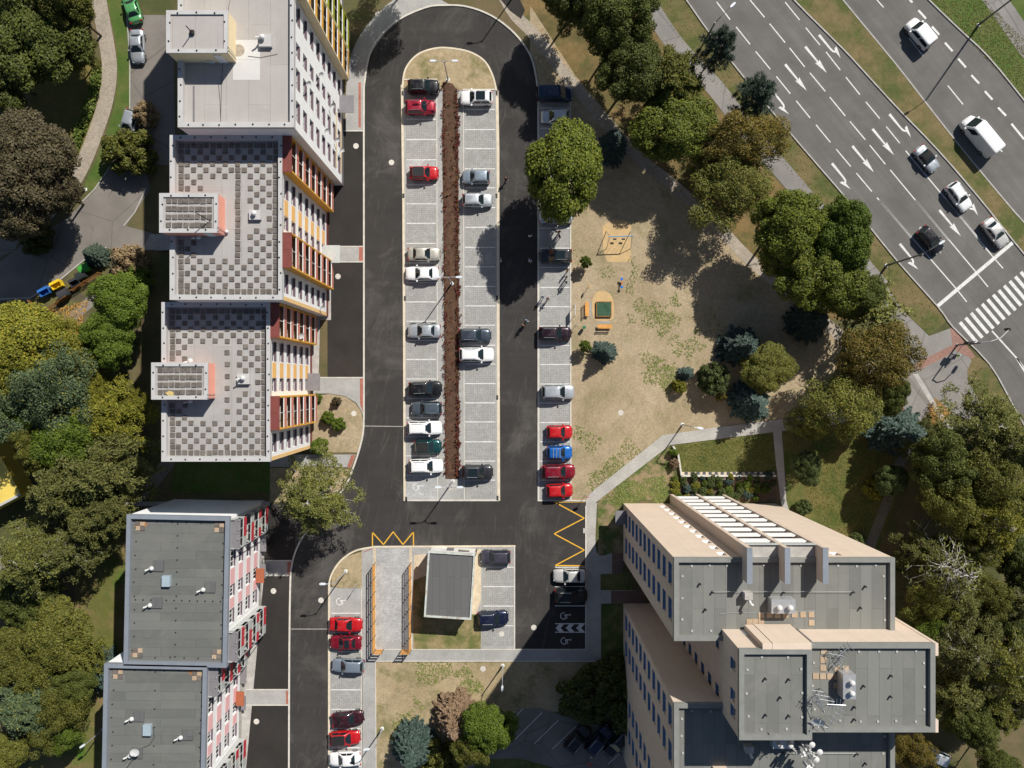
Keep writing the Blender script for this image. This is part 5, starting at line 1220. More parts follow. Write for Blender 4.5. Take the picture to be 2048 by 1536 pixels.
T_ = [
 (1125,345,92,'bl0','maple','large round green maple overhanging the parking row',13,None,GP), (1142,-8,62,'bl2','oak','dark green tree cut by the top edge beside the path',11,None,GP),
 (1232,52,74,'bl3','oak','dark tree at the top between path and street footway',13,None,GP), (1262,140,74,'bl1','oak','dark green tree above the blue spruce by the path',11,None,GP),
 (1348,165,62,'pi0','olive','feathery yellow-olive tree beside the street footway',11,None,GP), (1345,252,84,'bl0','maple','broad green maple right of the blue spruce',9.5,None,GP),
 (1487,285,72,'ol0','autumn','orange-brown autumn tree beside the street verge',11,None,GP), (1455,385,80,'ol1','olive','sparse olive-gold tree below the orange-brown one',9.5,None,GP),
 (1572,455,76,'bl1','maple','green tree left of the brightest street tree',12,None,GP), (1682,472,68,'bl2','green','brightest green tree at the edge of the street verge',12,None,GP),
 (1640,555,84,'bl3','maple','dense green tree under the lamp at the verge',11,None,GP), (1708,590,52,'bl0','oak','dark green tree nearest the crossing footway',10,None,GP), (1566,520,48,'bl2','olive','olive-green tree shading the playground corner',9,None,GP),
 (1745,640,66,'wisp','birchl','thin half-bare tree over the footway',9,None,GP), (1746,722,80,'ol0','autumn','dense brown-olive tree left of the traffic signal',13,None,GP), (1688,800,80,'ol1','olive','wide olive tree over the concrete path',12,None,GP), (1775,790,40,'bl2','oak','green crown edging the red tactile strip',9,None,GP),
 (1960,850,74,'bi0','birchl','wispy birch beside the street verge at right',12,BIRCH,GE), (2030,890,70,'bi1','birchl','birch cut by the right edge near the verge',13,BIRCH,GE), (1880,925,62,'bl3','oak','dark olive tree next to the wood path',11,None,GE), (1962,960,72,'ol1','olive','olive tree south of the wispy birch',12,None,GE),
 (1900,1010,60,'ol0','olive','olive-brown tree above the bare-branched birch',11,None,GE), (1985,1040,66,'bi0','gold','golden-olive birch right of the wood path',13,BIRCH,GE), (1895,1130,72,'bare','birchl','birch with bare white branches by the tower',14,BIRCH,GE), (2035,1120,52,'bl2','oak','dark green tree at the right edge, mid height',9,None,GE),
 (1840,1100,45,'pi1','pine','small olive tree hugging the tower corner',9,None,GE), (1850,1205,46,'ol1','olive','brownish tree beside the tower roof edge',9,None,GE), (1905,1190,52,'bi1','pine','thin olive tree under the bare birch',10,None,GE),
 (1845,1255,36,'bl1','green','small green tree touching the tower',8,None,GE), (1915,1300,66,'bi0','pine','olive birch level with the tower core',13,BIRCH,GE), (1990,1330,72,'bi1','olive','broad olive birch near the right edge',14,BIRCH,GE), (1905,1385,56,'pi0','pine','olive pine over the shaded corner',11,None,GE), (2030,1270,44,'bl0','oak','dark tree against the right edge',9,None,GE),
 (1935,1440,50,'bl2','oak','dark green tree above the half-hidden silver car',10,None,GE), (2040,1405,46,'bi0','pine','slim birch at the lower right edge',10,BIRCH,GE), (1822,1500,40,'ol1','autumn','golden-brown tree at the foot of the tower',8,None,GE), (1990,1528,40,'bl1','oak','green tree at the bottom edge right of the silver car',8,None,GE),
 (72,75,108,'bl3','oak','huge dark tree in the top left corner',11,None,GW), (5,150,85,'bl1','oak','dark tree against the left edge below the huge one',10,None,GW), (135,15,58,'bl0','olive','green tree beside the footpath at the top',12,None,GW), (148,100,46,'bl2','olive','rounded green crown leaning over the footpath',7.5,None,GW),
 (66,335,98,'bl2','purple','large bronze-leaved tree left of the drive',13,None,GW), (30,430,62,'bl1','purple','bronze tree at the left edge above the car bay',11,None,GW), (110,385,52,'bl0','purple','bronze-green tree around the street lamp',10,None,GW),
 (245,605,60,'bl1','green','bright green tree behind the bins',9,None,GW), (222,678,54,'bl3','green','green tree below the bins fence',9,None,GW), (55,692,92,'bl0','gold','large yellow-green tree at the left edge',12,None,GW), (140,705,62,'ol0','gold','yellow-leaved sparse tree beside the green one',10,None,GW),
 (35,740,75,'bl2','gold','yellow-green tree against the left edge, mid height',12,None,GW), (120,785,88,'ol1','teal','blue-green tree in the middle of the grove',13,None,GW), (25,815,76,'ol0','teal','blue-green tree at the left edge',12,None,GW), (218,832,72,'pi1','gold','bright yellow tree closest to the lowest block',10,None,GW), (270,815,32,'pi0','gold','slim orange-tinged young tree by the wall',7,None,GW),
 (140,885,68,'bl1','green','green tree below the blue-green ones',11,None,GW), (80,900,44,'bl3','olive','olive tree above the yellow pavilion',11,None,GW), (205,940,82,'pi0','pine','broad olive pine west of the lowest block',13,None,GW), (135,985,68,'pi1','pine','olive pine next to the yellow pavilion',13,None,GW), (225,1010,52,'pi1','pine','pine nearest the pink block corner',11,None,GW),
 (66,1108,80,'bi1','birchl','white-limbed birch at the left edge',14,BIRCH,GW), (130,1100,60,'bi0','pine','birch beside the white-limbed one',12,BIRCH,GW), (60,1200,66,'bl2','oak','dark tree over the west lane',8,None,GW), (120,1265,74,'bl0','olive','rounded olive tree left of the pink block',9,None,GW), (40,1310,56,'bl1','olive','olive tree at the left edge below the lane',9,None,GW),
 (55,1400,70,'pi0','teal','bluish conifer-like tree at lower left',10,None,GW), (120,1415,58,'ol1','olive','olive tree in the lower left grove',9,None,GW), (150,1370,44,'bl3','oak','green tree beside the lower pink block',8,None,GW), (130,1470,34,'bl2','green','bright green tree at lower left lawn',7,None,GW), (18,1500,44,'bl0','olive','olive tree in the bottom left corner',8,None,GW),
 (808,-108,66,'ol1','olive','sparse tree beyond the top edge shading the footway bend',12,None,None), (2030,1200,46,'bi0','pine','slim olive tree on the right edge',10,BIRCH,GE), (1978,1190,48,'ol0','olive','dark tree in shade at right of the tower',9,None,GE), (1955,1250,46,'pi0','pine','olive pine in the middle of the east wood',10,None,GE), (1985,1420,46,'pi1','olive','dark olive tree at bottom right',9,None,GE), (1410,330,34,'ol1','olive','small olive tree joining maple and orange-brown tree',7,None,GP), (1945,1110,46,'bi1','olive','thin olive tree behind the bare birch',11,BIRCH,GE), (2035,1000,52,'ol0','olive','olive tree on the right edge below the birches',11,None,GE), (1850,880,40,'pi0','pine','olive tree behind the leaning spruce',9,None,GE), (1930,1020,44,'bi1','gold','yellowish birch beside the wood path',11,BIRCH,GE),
 (180,770,46,'ol0','gold','small yellow-green tree left of the bright yellow one',9,None,GW), (85,840,50,'bl3','green','green tree among the blue-green ones',10,None,GW), (180,1040,50,'pi0','pine','pine between pavilion and pink block',11,None,GW), (85,1150,48,'bi1','pine','thin birch above the west lane',10,BIRCH,GW), (160,1300,44,'pi1','olive','feathery olive tree by the pink block lawn',8,None,GW), (80,1340,50,'ol0','olive','olive tree in the middle of the lower grove',9,None,GW), (95,1460,46,'ol1','olive','sparse olive tree near the bottom left',8,None,GW),
 (632,992,72,'bi0','birchl','lone birch over the car park junction',12,BIRCH,None), (975,1450,54,'bl1','green','green tree beside the dead brown cedar',9,None,None), (945,1490,40,'ol0','olive','olive tree above the yellow containers',8,None,None),
 (1535,738,52,'bl2','olive','yellow-olive tree between two blue spruces',6,None,GP), (1615,845,40,'ol0','olive','small olive tree at the path fork',7,None,GP), (1780,960,34,'bl0','thuja','dark green tree on the east lawn edge',6,None,GE), (1610,935,34,'bl1','thuja','dark tree in the shade of the side path',7,None,GE),
]
for px, py, r, t, lf, lab, h, bk, g in T_: tree(px, py, r, t, lf, lab, h, bk, group=g)
GS = 'spruces on the playground'
for px, py, r, t, lf, lab, h in ((1228,288,32,'sp0','blue','blue spruce between maple and park path',7), (1209,703,24,'sp1','blue','round blue spruce below the wooden benches',4.5), (1373,747,15,'sp2','blue','smallest blue spruce on the lawn',2.5), (1486,692,42,'sp0','blue','large blue spruce in tree shade',7), (1503,803,42,'sp1','blue','large blue spruce beside the concrete path',6.5),
    (1622,640,42,'sp2','dkspruce','dark spruce hidden in deep shade',7), (1434,95,34,'pi1','dkspruce','tall dark conifer beside the first road lamp',13), (1512,190,38,'pi0','dkspruce','tall dark conifer at the verge near a turn arrow',12), (1800,862,54,'sp1','blue','leaning blue spruce beside the crossing footway',9), (188,510,24,'sp2','dkspruce','small bluish spruce above the bins',4),
    (185,1345,46,'sp0','blue','blue spruce beside the pink block lawn',7), (60,1365,56,'sp1','blue','blue spruce at lower left grove',8), (825,1497,44,'sp2','blue','blue spruce near the bottom footway',8), (912,1440,46,'sp1','brown','dead brown cedar on the corner lawn',8)):
    tree(px, py, r, t, lf, lab, h, name='spruce', group=GS if 1100 < px < 1650 and py > 200 else None)
for px, py, r, lf, lab, h in ((1428,757,32,'thuja','dark green thuja bush on the lawn',3.5), (1358,772,14,'gold','small yellow shrub by the smallest spruce',1.8), (290,230,24,'tan','brown shrub beside the half-hidden silver car',2.5), (262,302,48,'olive','sprawling yellow-green shrub on the drive edge',4), (255,525,38,'tan','dry brown shrub above the bright green tree',4), (262,560,34,'green','green shrub beside the wall west of the blocks',4),
    (655,836,14,'green','green shrub in the corner bed',1.6), (678,848,13,'green','twiggy shrub in the corner bed near the kerb',1.6), (640,893,17,'green','dark green shrub beside the block corner',1.8), (672,803,9,'purple','purple-leaved shrub in the corner bed',1.3), (636,795,8,'green','tiny green plant by the bed edge',1.0),
    (1347,905,9,'green','clipped green bush at the garden fence',1.2), (1348,928,10,'brown','dry brown hedge bush below the clipped one',1.2), (1748,978,20,'gold','bright green shrub on the east lawn',2.5), (1608,1015,16,'thuja','dark shrub near the garden path end',2), (1715,1085,18,'thuja','dark shrub at the tower corner',2),
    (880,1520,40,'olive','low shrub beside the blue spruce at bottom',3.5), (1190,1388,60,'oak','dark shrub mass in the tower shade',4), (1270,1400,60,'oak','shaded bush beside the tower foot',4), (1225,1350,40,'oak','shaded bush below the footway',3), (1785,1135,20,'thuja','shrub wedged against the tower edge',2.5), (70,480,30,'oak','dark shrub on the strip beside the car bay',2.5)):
    tree(px, py, r, 'bush%d' % (int(px) % 2), lf, lab, h, name='shrub', cat='shrub')
# garden plants
rg = random.Random(8); names_g = [('green','leafy vegetable plant'), ('gold','yellowish cushion plant'), ('blue','blue-grey lavender clump'), ('thuja','dark low garden plant')]
k_ = 0
for row_y, n_ in ((955,11),(968,12),(982,12),(994,10)):
    for i in range(n_):
        px = 1352 + i*18 + rg.uniform(-5,5); py = row_y + rg.uniform(-4,4)
        if px > 1552: continue
        lf, nm = names_g[rg.choice((0,0,0,3,3,1,2))]
        ordn = ['first','second','third','fourth','fifth','sixth','seventh','eighth','ninth','tenth','eleventh','twelfth'][i]
        tree(px, py, rg.uniform(6,10), 'bush%d' % (i % 2), lf, '%s, %s from the left in the %s' % (nm, ordn, {955:'row along the garden wall',968:'second row from the garden wall',982:'third row from the garden wall',994:'row against the tower'}[row_y]), rg.uniform(.5,.9), name='garden_plant', cat='plant', group='garden plants in rows')
def scatter(name, areas, n, size, leafm, zr, seed, z0=0.0, lie=.5):
    """loose ground cover that nobody could count: one object"""
    rs = np.random.RandomState(seed); C_ = []
    for poly, dens in areas:
        xs = [p[0] for p in poly]; ys = [p[1] for p in poly]; k = int(n*dens); px = rs.uniform(min(xs), max(xs), k); py = rs.uniform(min(ys), max(ys), k)
        ins = np.zeros(k, bool); j = len(poly)-1
        for i in range(len(poly)):
            cr = ((poly[i][1] > py) != (poly[j][1] > py)) & (px < (poly[j][0]-poly[i][0])*(py-poly[i][1])/(poly[j][1]-poly[i][1]+1e-9)+poly[i][0]); ins ^= cr; j = i
        px, py = px[ins], py[ins]; C_.append(np.stack([(px-1024)/S_PX, (768-py)/S_PX, z0+rs.uniform(0, zr, len(px))], 1))
    c = np.concatenate(C_); nn = np.tile(np.array([[0,0,1.0]]), (len(c),1)); u, v = leaf_axes(rs, nn, size, .6, lie)
    return stuff(link(name, quads_mesh(name, c, u, v, leafm)))
def blobs(spots, seed, k=10):
    """patchy outlines round px spots"""
    r_ = random.Random(seed); out = []
    for x, y, r, d in spots:
        out.append(([(x+r*1.6*r_.uniform(.3,1.3)*math.cos(6.283*i/k), y+r*1.6*r_.uniform(.3,1.3)*math.sin(6.283*i/k)) for i in range(k)], d*(r/14)**2))
    return out
tag_ = lambda o, l, c: tag(o, l, c)
rb_ = random.Random(21); bsp = [(887.5+4*(y-166)/790+rb_.uniform(-2,2.5), y, rb_.uniform(1.6,3.6), 6*rb_.random()) for y in range(172,955,6)] + [(915.5+2*(y-166)/790+rb_.uniform(-3,2), y, rb_.uniform(1.8,4.2), 9*rb_.random()) for y in range(182,955,5)] + [(902+rb_.uniform(-9,9), rb_.uniform(180,950), rb_.uniform(1.5,2.5), 3) for _ in range(60)]
tag_(scatter('barberry_planting', blobs(bsp, 7), 160, .075, L_['redb'], .35, 3, IZ+.06), 'red barberry plants along the mulched bed', 'planting')
wd = leafmat('leaf_weed', (.07,.09,.022), (.16,.17,.05), trans=.1)
sp_ = [(1320,748,20,1),(1338,770,14,.8),(1300,720,16,.8),(1345,745,14,.7),(1385,690,18,.8),(1352,693,14,.8),(1262,575,10,.5),(1270,545,8,.5),(1266,520,7,.4),(1320,625,18,.6),(1350,605,12,.5),(1350,640,12,.6),(1300,640,14,.5),(1260,640,9,.4),(1215,545,10,.3),(1155,515,10,.2),(1232,935,20,1),(1260,905,18,.7),(1195,960,16,.8),(1170,700,14,.3),(1320,650,16,.6),(1290,610,14,.4),(1180,880,18,.4),(1160,860,14,.4),(930,1350,16,.8),(945,1375,18,1),(810,1450,16,.8),(795,1470,12,.7),(880,1332,30,.7),(835,1415,14,.4),(800,1440,12,.4),(1255,985,26,1.2),(1300,975,24,1),(1330,985,16,.8),(1225,1000,14,.8),(1420,660,18,.4),(870,1280,22,.8),(905,1265,18,.7)]
tag_(scatter('weed_tufts', blobs(sp_, 5), 330, .085, wd, .03, 6, .02, .22), 'green weed tufts dotted over the parched lawns', 'weeds')
tag_(scatter('bank_planting', [([(204,135),(203,165),(190,222),(165,285),(155,310),(140,300),(160,250),(180,190),(190,140)],1)], 5200, .16, leafmat('leaf_bank', (.05,.085,.014), (.14,.17,.035)), .8, 8), 'leafy ground cover on the bank beside the west footpath', 'ground cover')
lit = leafmat('leaf_litter_bits', (.20,.10,.03), (.42,.25,.06))
tag_(scatter('fallen_leaves', [([(1860,800),(1902,822),(1885,850),(1842,862)],.5),([(1060,20),(1110,90),(1340,380),(1330,400),(1150,180)],.4),([(100,620),(180,600),(150,690),(110,690)],.9),([(1330,370),(1480,300),(1520,380),(1420,460)],.6)], 1600, .09, lit, .03, 9, .03), 'scattered fallen leaves under the autumn trees', 'leaves')
gt = leafmat('leaf_grass_tuft', (.05,.075,.014), (.17,.15,.04))
tag_(scatter('verge_grass_tufts', [(smooth_px(EA1, 2)[:-2] + smooth_px(EB0, 2)[::-1], 1.3), (smooth_px(EA0, 2)[:15] + [(1860,670),(1772,572),(1560,320),(1375,105),(1285,-40)], 1.0), ([(1345,892),(1546,868),(1550,942),(1362,942)],.5), ([(1566,868),(1720,850),(1790,1000),(1740,1110),(1640,1050)],1.0), ([(1860,0),(2048,200),(2048,80),(1970,0)],.6)], 14000, .055, gt, .05, 12, .02), 'rough grass tufts on the verges and lawns', 'grass')
# ------------------------------------------------------------------ lamps, signals, signs
POLE = plain('pole_steel', (.50,.51,.52), .45, .1, 5, metal=.5); POLE_D = plain('dark_pole_steel', (.16,.16,.16), .5, .1, 5, metal=.4); LAMPH = plain('lamp_housing', (.66,.70,.74), .35, .06, 6); LENS = plain('lamp_lens', (.75,.76,.74), .2)
WOOD_O = two('orange_stained_wood', (.70,.36,.10), (.60,.30,.09), 2.5, fine=14, finevar=.15); WOOD_B = two('brown_stained_wood', (.36,.17,.055), (.27,.125,.04), 2.5, fine=14, finevar=.2)
def lamp_post(px, py, h, arms, label, name='street_lamp', m=POLE, group='car park street lamps', z=0.0, r=.075):
    """arms: list of (dx, dy, rise) from the pole top to a lamp head"""
    x, y = P(px, py); root = thing(name, label, 'street lamp', (x, y, z), 0, group)
    MB().lathe([(.17,0),(.17,.04),(r*1.5,.06),(r*1.5,1.2),(r*1.1,1.25),(r*.8,h)], n=10).build('pole', m, root)
    MB().lathe([(.24,0),(.24,.05),(.2,.06)], n=12).build('foot', LENS, root)
    for dx, dy, up in arms:
        d = Vector((dx, dy, 0)); L = d.length; d.normalize()
        p0 = Vector((0,0,h-.35)); p1 = Vector((dx*.35, dy*.35, h+up*.6)); p2 = Vector((dx, dy, h+up))
        a = MB().path([p0, p1, p2], [.05,.045,.04], 6).build('arm', m, root)
        n = Vector((-d.y, d.x, 0)); b = MB(); vs = []
        for q, wd in ((-.08,.07),(.12,.15),(.55,.15),(.72,.08)):
            for zz, ww in ((-.05,1),(.05,.8)):
                for s in (-1,1): vs.append(p2 + d*q + n*wd*s*ww + Vector((0,0,zz)))
        fs = []
        for i in range(3):
            o = i*4; fs += [(o,o+1,o+5,o+4),(o+2,o+6,o+7,o+3),(o,o+4,o+6,o+2),(o+1,o+3,o+7,o+5)]
        fs += [(0,2,3,1),(12,13,15,14)]
        hd = b.add(vs, fs).build('lamp_head', LAMPH, root)
        MB().add([p2+d*.1+n*.1+Vector((0,0,-.053)), p2+d*.1-n*.1+Vector((0,0,-.053)), p2+d*.55-n*.1+Vector((0,0,-.053)), p2+d*.55+n*.1+Vector((0,0,-.053))], [(0,1,2,3)]).build('lens', LENS, hd)
    return root
lamp_post(896,160,6.0,[(-1.0,.0,.15),(1.0,.0,.15)],'twin-armed lamp post at the head of the planting bed',z=IZ)
lamp_post(904,567,6.1,[(-1.0,.0,.15),(1.0,.0,.15)],'twin-armed lamp post in the middle of the planting bed',z=IZ)
lamp_post(906,962,6.2,[(-1.0,.0,.15),(1.0,.0,.15)],'twin-armed lamp post at the south end of the planting bed',z=IZ)
lamp_post(692,1142,6.6,[(-1.1,.0,.15)],'single lamp post on the dry corner island',z=IZ)
lamp_post(1365,849,5.8,[(.6,-.1,.1)],'lamp post beside the bend of the concrete path'); lamp_post(1005.5,1331,4.6,[(0,-.9,.1)],'lamp post below the south footway'); lamp_post(764.5,1457,5.6,[(-.7,-.1,.1)],'lamp post near the bottom edge of the footway')
lamp_post(1027,-7,7.0,[(-1.1,0,.15)],'lamp post just beyond the top edge casting a long shadow'); lamp_post(171,379,6.4,[(-.3,-.9,.1)],'lamp post inside the bronze tree by the drive'); lamp_post(206,1459,3.9,[(-.3,-.2,.05)],'short lamp post by the lower pink block')
GR = 'tall road lamps'
lamp_post(1382,131,12.5,[(1.6,1.5,.6)],'tall road lamp whose arm reaches over the first lane',m=POLE_D,group=GR,r=.11); lamp_post(1957,50,11.5,[(-2.0,-1.2,.5)],'tall road lamp on the far verge',m=POLE_D,group=GR,r=.11); lamp_post(1773,531,9.3,[(1.7,1.1,.5)],'tall road lamp reaching over the black hatchback',m=POLE_D,group=GR,r=.11)
# traffic signal with mast arm
x, y = P(1914,690); sg = thing('traffic_signal', 'traffic signal mast with curved arm over the zebra crossing', 'traffic signal', (x, y, .02))
MB().lathe([(.2,0),(.2,.05),(.11,.08),(.08,5.4)], n=10).build('pole', POLE_D, sg)
MB().path([(0,0,5.3),(.9,.15,5.9),(2.0,.6,6.1),(3.0,1.6,6.1)], [.08,.07,.06,.05], 8).build('mast_arm', POLE, sg)
for p_ in ((.25,.1,2.7),(-.2,.15,2.7),(3.05,1.65,5.7)):
    hs = MB().box(p_[0]-.16,p_[0]+.16,p_[1]-.14,p_[1]+.14,p_[2]-.45,p_[2]+.45).build('signal_head', BLACKM, sg)
    for k, c in enumerate(((.5,.02,.02),(.5,.3,.02),(.02,.3,.1))): MB().tube((p_[0]+.08,p_[1]-.141,p_[2]+.28-.28*k),(p_[0]+.08,p_[1]-.20,p_[2]+.28-.28*k),.1,n=10).build('signal_lens', plain('lens%d%.1f' % (k,p_[0]), c, .3), hs)
def sign_post(px, py, h, label, kind='disc', z=0.0, col_=(.02,.08,.4), rz=0):
    x, y = P(px, py); r = thing('sign_post', label, 'sign', (x, y, z), rz)
    MB().lathe([(.06,0),(.03,.05),(.03,h)], n=8).build('post', POLE, r)
    m = plain('sign_face_%d' % int(px), col_, .4, .05)
    if kind == 'disc': MB().tube((0,-.035,h-.3),(0,-.06,h-.3),.3,n=18).build('sign_plate', m, r); MB().tube((0,-.061,h-.3),(0,-.064,h-.3),.2,n=18).build('sign_face', FRAME_W, r)
    else: MB().box(-.25,.25,-.06,-.033,h-.65,h).build('sign_plate', m, r); MB().box(-.18,.18,-.064,-.061,h-.5,h-.3).build('sign_face', FRAME_W, r)
    return r
sign_post(717,1166,2.6,'blue parking sign beside the wheelchair bay','plate',IZ,rz=.9); sign_post(1171,989,2.5,'sign post where the row ends at the footway','disc',.02,(.4,.02,.02)); sign_post(1962,736,2.4,'short sign post on the verge below the signal','plate',.02,(.5,.5,.5)); sign_post(1929,684,2.6,'blue crossing sign beside the zebra','plate',.02); sign_post(1151,651,1.6,'thin post by the dark wine estate','plate',0,(.5,.5,.5))
# ------------------------------------------------------------------ court fences (horizontal boards)
def board_fence(label, pts, h, boards, bh, m, posts=POLE_D, name='board_fence', z=0.0, step=2.0, group=None):
    r = thing(name, label, 'fence', (0,0,0), 0, group)
    for (a, b) in zip(pts, pts[1:]):
        A, B = Vector(P(*a)), Vector(P(*b)); L = (B-A).length; d = (B-A)/L; n = Vector((-d.y, d.x)); k = max(1, round(L/step))
        for i in range(k+1):
            q = A + d*L*i/k + n*.05; MB().box(-.035,.035,-.035,.035,z,z+h).build('post', posts, r, (q.x,q.y,0), math.atan2(d.y,d.x))
        for j in range(boards):
            zz = z + .12 + (h-.12-bh)*j/(boards-1)
            for i in range(k):
                s, e = A+d*(L*i/k+.01), A+d*(L*(i+1)/k-.01)
                MB().strip([s, e], .035, zz, zz+bh).build('board', m, r)
    return r
board_fence('orange board fence on the left of the entrance court', [(750.5,1124),(750.5,1298),(768,1298)], 2.0, 5, .22, WOOD_O, z=IZ-.02, group='court fences')
board_fence('orange board fence on the right of the entrance court', [(822,1124),(822,1298),(804,1298)], 2.0, 5, .22, WOOD_O, z=IZ-.02, group='court fences')
GB = 'bin yard fences'
board_fence('short wooden fence left of the blue bin', [(66,603),(86,626)], 1.3, 4, .13, WOOD_B, WOOD_B, 'wooden_fence', group=GB); board_fence('wooden fence behind the yellow bin', [(97,622),(142,594)], 1.3, 4, .13, WOOD_B, WOOD_B, 'wooden_fence', group=GB); board_fence('longest wooden fence behind the green bin', [(150,583),(205,548)], 1.3, 4, .13, WOOD_B, WOOD_B, 'wooden_fence', group=GB)
def bin_(px, py, rz, col_, label, lid=True, s=1.0):
    x, y = P(px, py, .6); r = thing('waste_container', label, 'bin', (x, y, .02), R(rz)); r.scale = (s,s,s)
    m = plain('bin_'+label.split()[0]+str(int(px)), col_, .5, .08, 3); W, D, Hh = .68, .5, 1.15
    b = MB(); o = [(-W*.85,-D*.8),(W*.85,-D*.8),(W*.85,D*.8),(-W*.85,D*.8)]; t = [(-W,-D),(W,-D),(W,D),(-W,D)]; i_ = [(-W+.06,-D+.06),(W-.06,-D+.06),(W-.06,D-.06),(-W+.06,D-.06)]
    vs = [(*p_, .15) for p_ in o] + [(*p_, Hh) for p_ in t] + [(*p_, Hh) for p_ in i_] + [(*[c*.85 for c in p_], .3) for p_ in i_]
    fs = [(0,3,2,1)] + [(i,(i+1)%4,4+(i+1)%4,4+i) for i in range(4)] + [(4+i,4+(i+1)%4,8+(i+1)%4,8+i) for i in range(4)] + [(8+i,8+(i+1)%4,12+(i+1)%4,12+i) for i in range(4)] + [(12,13,14,15)]
    b.add(vs, fs).build('tub', m, r)
    for sx in (-1,1):
        MB().tube((sx*(W+.02),0,Hh-.12),(sx*(W+.1),0,Hh-.12),.04,n=6).build('handle', BLACKM, r)
        for sy in (-1,1): MB().tube((sx*W*.7,sy*D*.6-.04,.08),(sx*W*.7,sy*D*.6+.04,.08),.08,n=8).build('castor', BLACKM, r)
    n = 6; vs = []
    for i in range(n+1):
        a = R(8+ (70 if not lid else 164)*i/n); vs += [(-W-.02, D*1.02*math.cos(a) , Hh+.04+.20*math.sin(a)), (W+.02, D*1.02*math.cos(a), Hh+.04+.20*math.sin(a))]
    MB().add(vs, [(2*i,2*i+1,2*i+3,2*i+2) for i in range(n)]).build('lid', m, r)
    return r
bin_(92,584,28,(.03,.14,.42),'blue waste container standing open at the yard end',False,.98); bin_(116,570,28,(.75,.52,.02),'yellow waste container standing open',False,.98); bin_(130,588,28,(.05,.05,.055),'black waste container with lid next to the yellow one',True,.98); bin_(152,565,28,(.045,.045,.05),'black waste container standing open',False,.95); bin_(165,552,28,(.03,.035,.035),'charcoal waste container with domed lid',True,.95); bin_(172,537,28,(.06,.32,.05),'green waste container nearest the small spruce',True,.98)
bin_(926,1503,-20,(.55,.48,.02),'yellow container under the olive tree',True,1.2); bin_(914,1525,-30,(.72,.60,.01),'brighter yellow container at the bottom edge',True,1.2)
# ------------------------------------------------------------------ playground
pg = bpy.data.objects['playground_lawn']
MB().flat(pxs([(1205,452),(1228,438),(1262,444),(1262,524),(1215,524),(1206,500)]), .012).build('sand_pad', SAND, pg)
MB().flat(pxs(smooth_px([(1186,596),(1196,583),(1215,584),(1226,600),(1228,632),(1218,641),(1190,640),(1184,620)], 3, True)), .012).build('sand_pad', SAND, pg)
MB().flat(pxs(rect(1178,603,1183,633)), .014).build('lattice_strip', LATT, pg); MB().flat(pxs(rect(1196,642.5,1221,647)), .014).build('lattice_strip', LATT, pg)
SWB = plain('swing_blue', (.12,.30,.50), .4, .1, 5)
x0, y0 = P(1215,481); x1, y1 = P(1259,479); sw_ = thing('swing', 'blue double swing frame over the sand pad', 'swing', ((x0+x1)/2, (y0+y1)/2, 0)); hw = (x1-x0)/2
MB().path([(-hw-.1,0,2.3),(hw+.1,.1,2.3)], .06, 8).build('top_bar', SWB, sw_)
for sx in (-1,1):
    for sy in (-1,1): MB().path([(sx*hw,.05,2.28),(sx*(hw+.15),sy*1.15,0)], .045, 6).build('leg', GALV, sw_)
for cx in (-.55,.55):
    st = MB().box(cx-.22,cx+.22,-.1,.12,.5,.55).build('seat', BLACKM, sw_)
    for s in (-1,1): MB().path([(cx+s*.2,.01,.55),(cx+s*.2,.05,2.28)], .012, 4).build('chain', GALV, st)
x, y = P(1208,618,.35); sb = thing('sandbox', 'square sandbox under a green cover on the sand pad', 'sandbox', (x, y, 0))
for q in ((-.98,.98,-.98,-.90),(-.98,.98,.90,.98),(-.98,-.90,-.89,.89),(.90,.98,-.89,.89)): MB().box(*q,0,.34).build('edge_board', WOOD_B, sb)
gcov = two('green_tarpaulin', (.035,.085,.05), (.05,.11,.065), 1.5, fine=10, finevar=.15); vs = []; rr_ = random.Random(4)
for i in range(7):
    for j in range(7): vs.append((-.9+.3*i, -.9+.3*j, .31+rr_.uniform(-.02,.03)+.04*math.sin(i)*math.sin(j)))
MB().add(vs, [(i*7+j,(i+1)*7+j,(i+1)*7+j+1,i*7+j+1) for i in range(6) for j in range(6)]).build('cover', gcov, sb)
def bench(px, py, rz, label):
    x, y = P(px, py, .45); r = thing('park_bench', label, 'bench', (x, y, 0), R(rz), 'playground benches')
    for k in range(3): MB().box(-.92,.92,-.22+.15*k,-.09+.15*k,.43,.47).build('seat_slat', WOOD_O, r)
    for k in range(2): MB().box(-.92,.92,-.30-.05*k,-.26-.05*k,.58+.16*k,.70+.16*k).build('backrest_slat', WOOD_O, r)
    for s in (-.65,.65):
        MB().box(s-.035,s+.035,-.2,-.12,0,.43).build('leg', POLE_D, r); MB().box(s-.035,s+.035,.12,.2,0,.43).build('leg', POLE_D, r); MB().path([(s,-.22,.45),(s,-.33,.95)], .03, 5).build('back_post', POLE_D, r)
    return r
bench(1175,618,-90,'orange slatted bench left of the sandbox'); bench(1209.5,652,0,'orange slatted bench below the sandbox')
x, y = P(1243.5,566,.5); sp_r = thing('spring_rocker', 'spring rocker with two round blue seats beside the sand pads', 'spring rocker', (x, y, 0))
MB().path([(0,-.5,.5),(0,.5,.5)], .07, 8).build('beam', plain('rocker_orange', (.6,.25,.12), .5), sp_r); MB().lathe([(.12,0),(.14,.1),(.1,.2),(.14,.3),(.1,.45)], n=10).build('spring', BLACKM, sp_r)
for s in (-.52,.52): MB().lathe([(.05,0),(.18,.02),(.18,.08),(.05,.1)], (0,s,.52), 14).build('seat', plain('rocker_blue%d' % (s > 0), (.01,.16,.55), .4), sp_r)
x, y = P(1168,655,.5); lb = thing('litter_bin', 'green litter bin on a post near the benches', 'litter bin', (x, y, 0)); gm = plain('bin_green', (.03,.16,.07), .5)
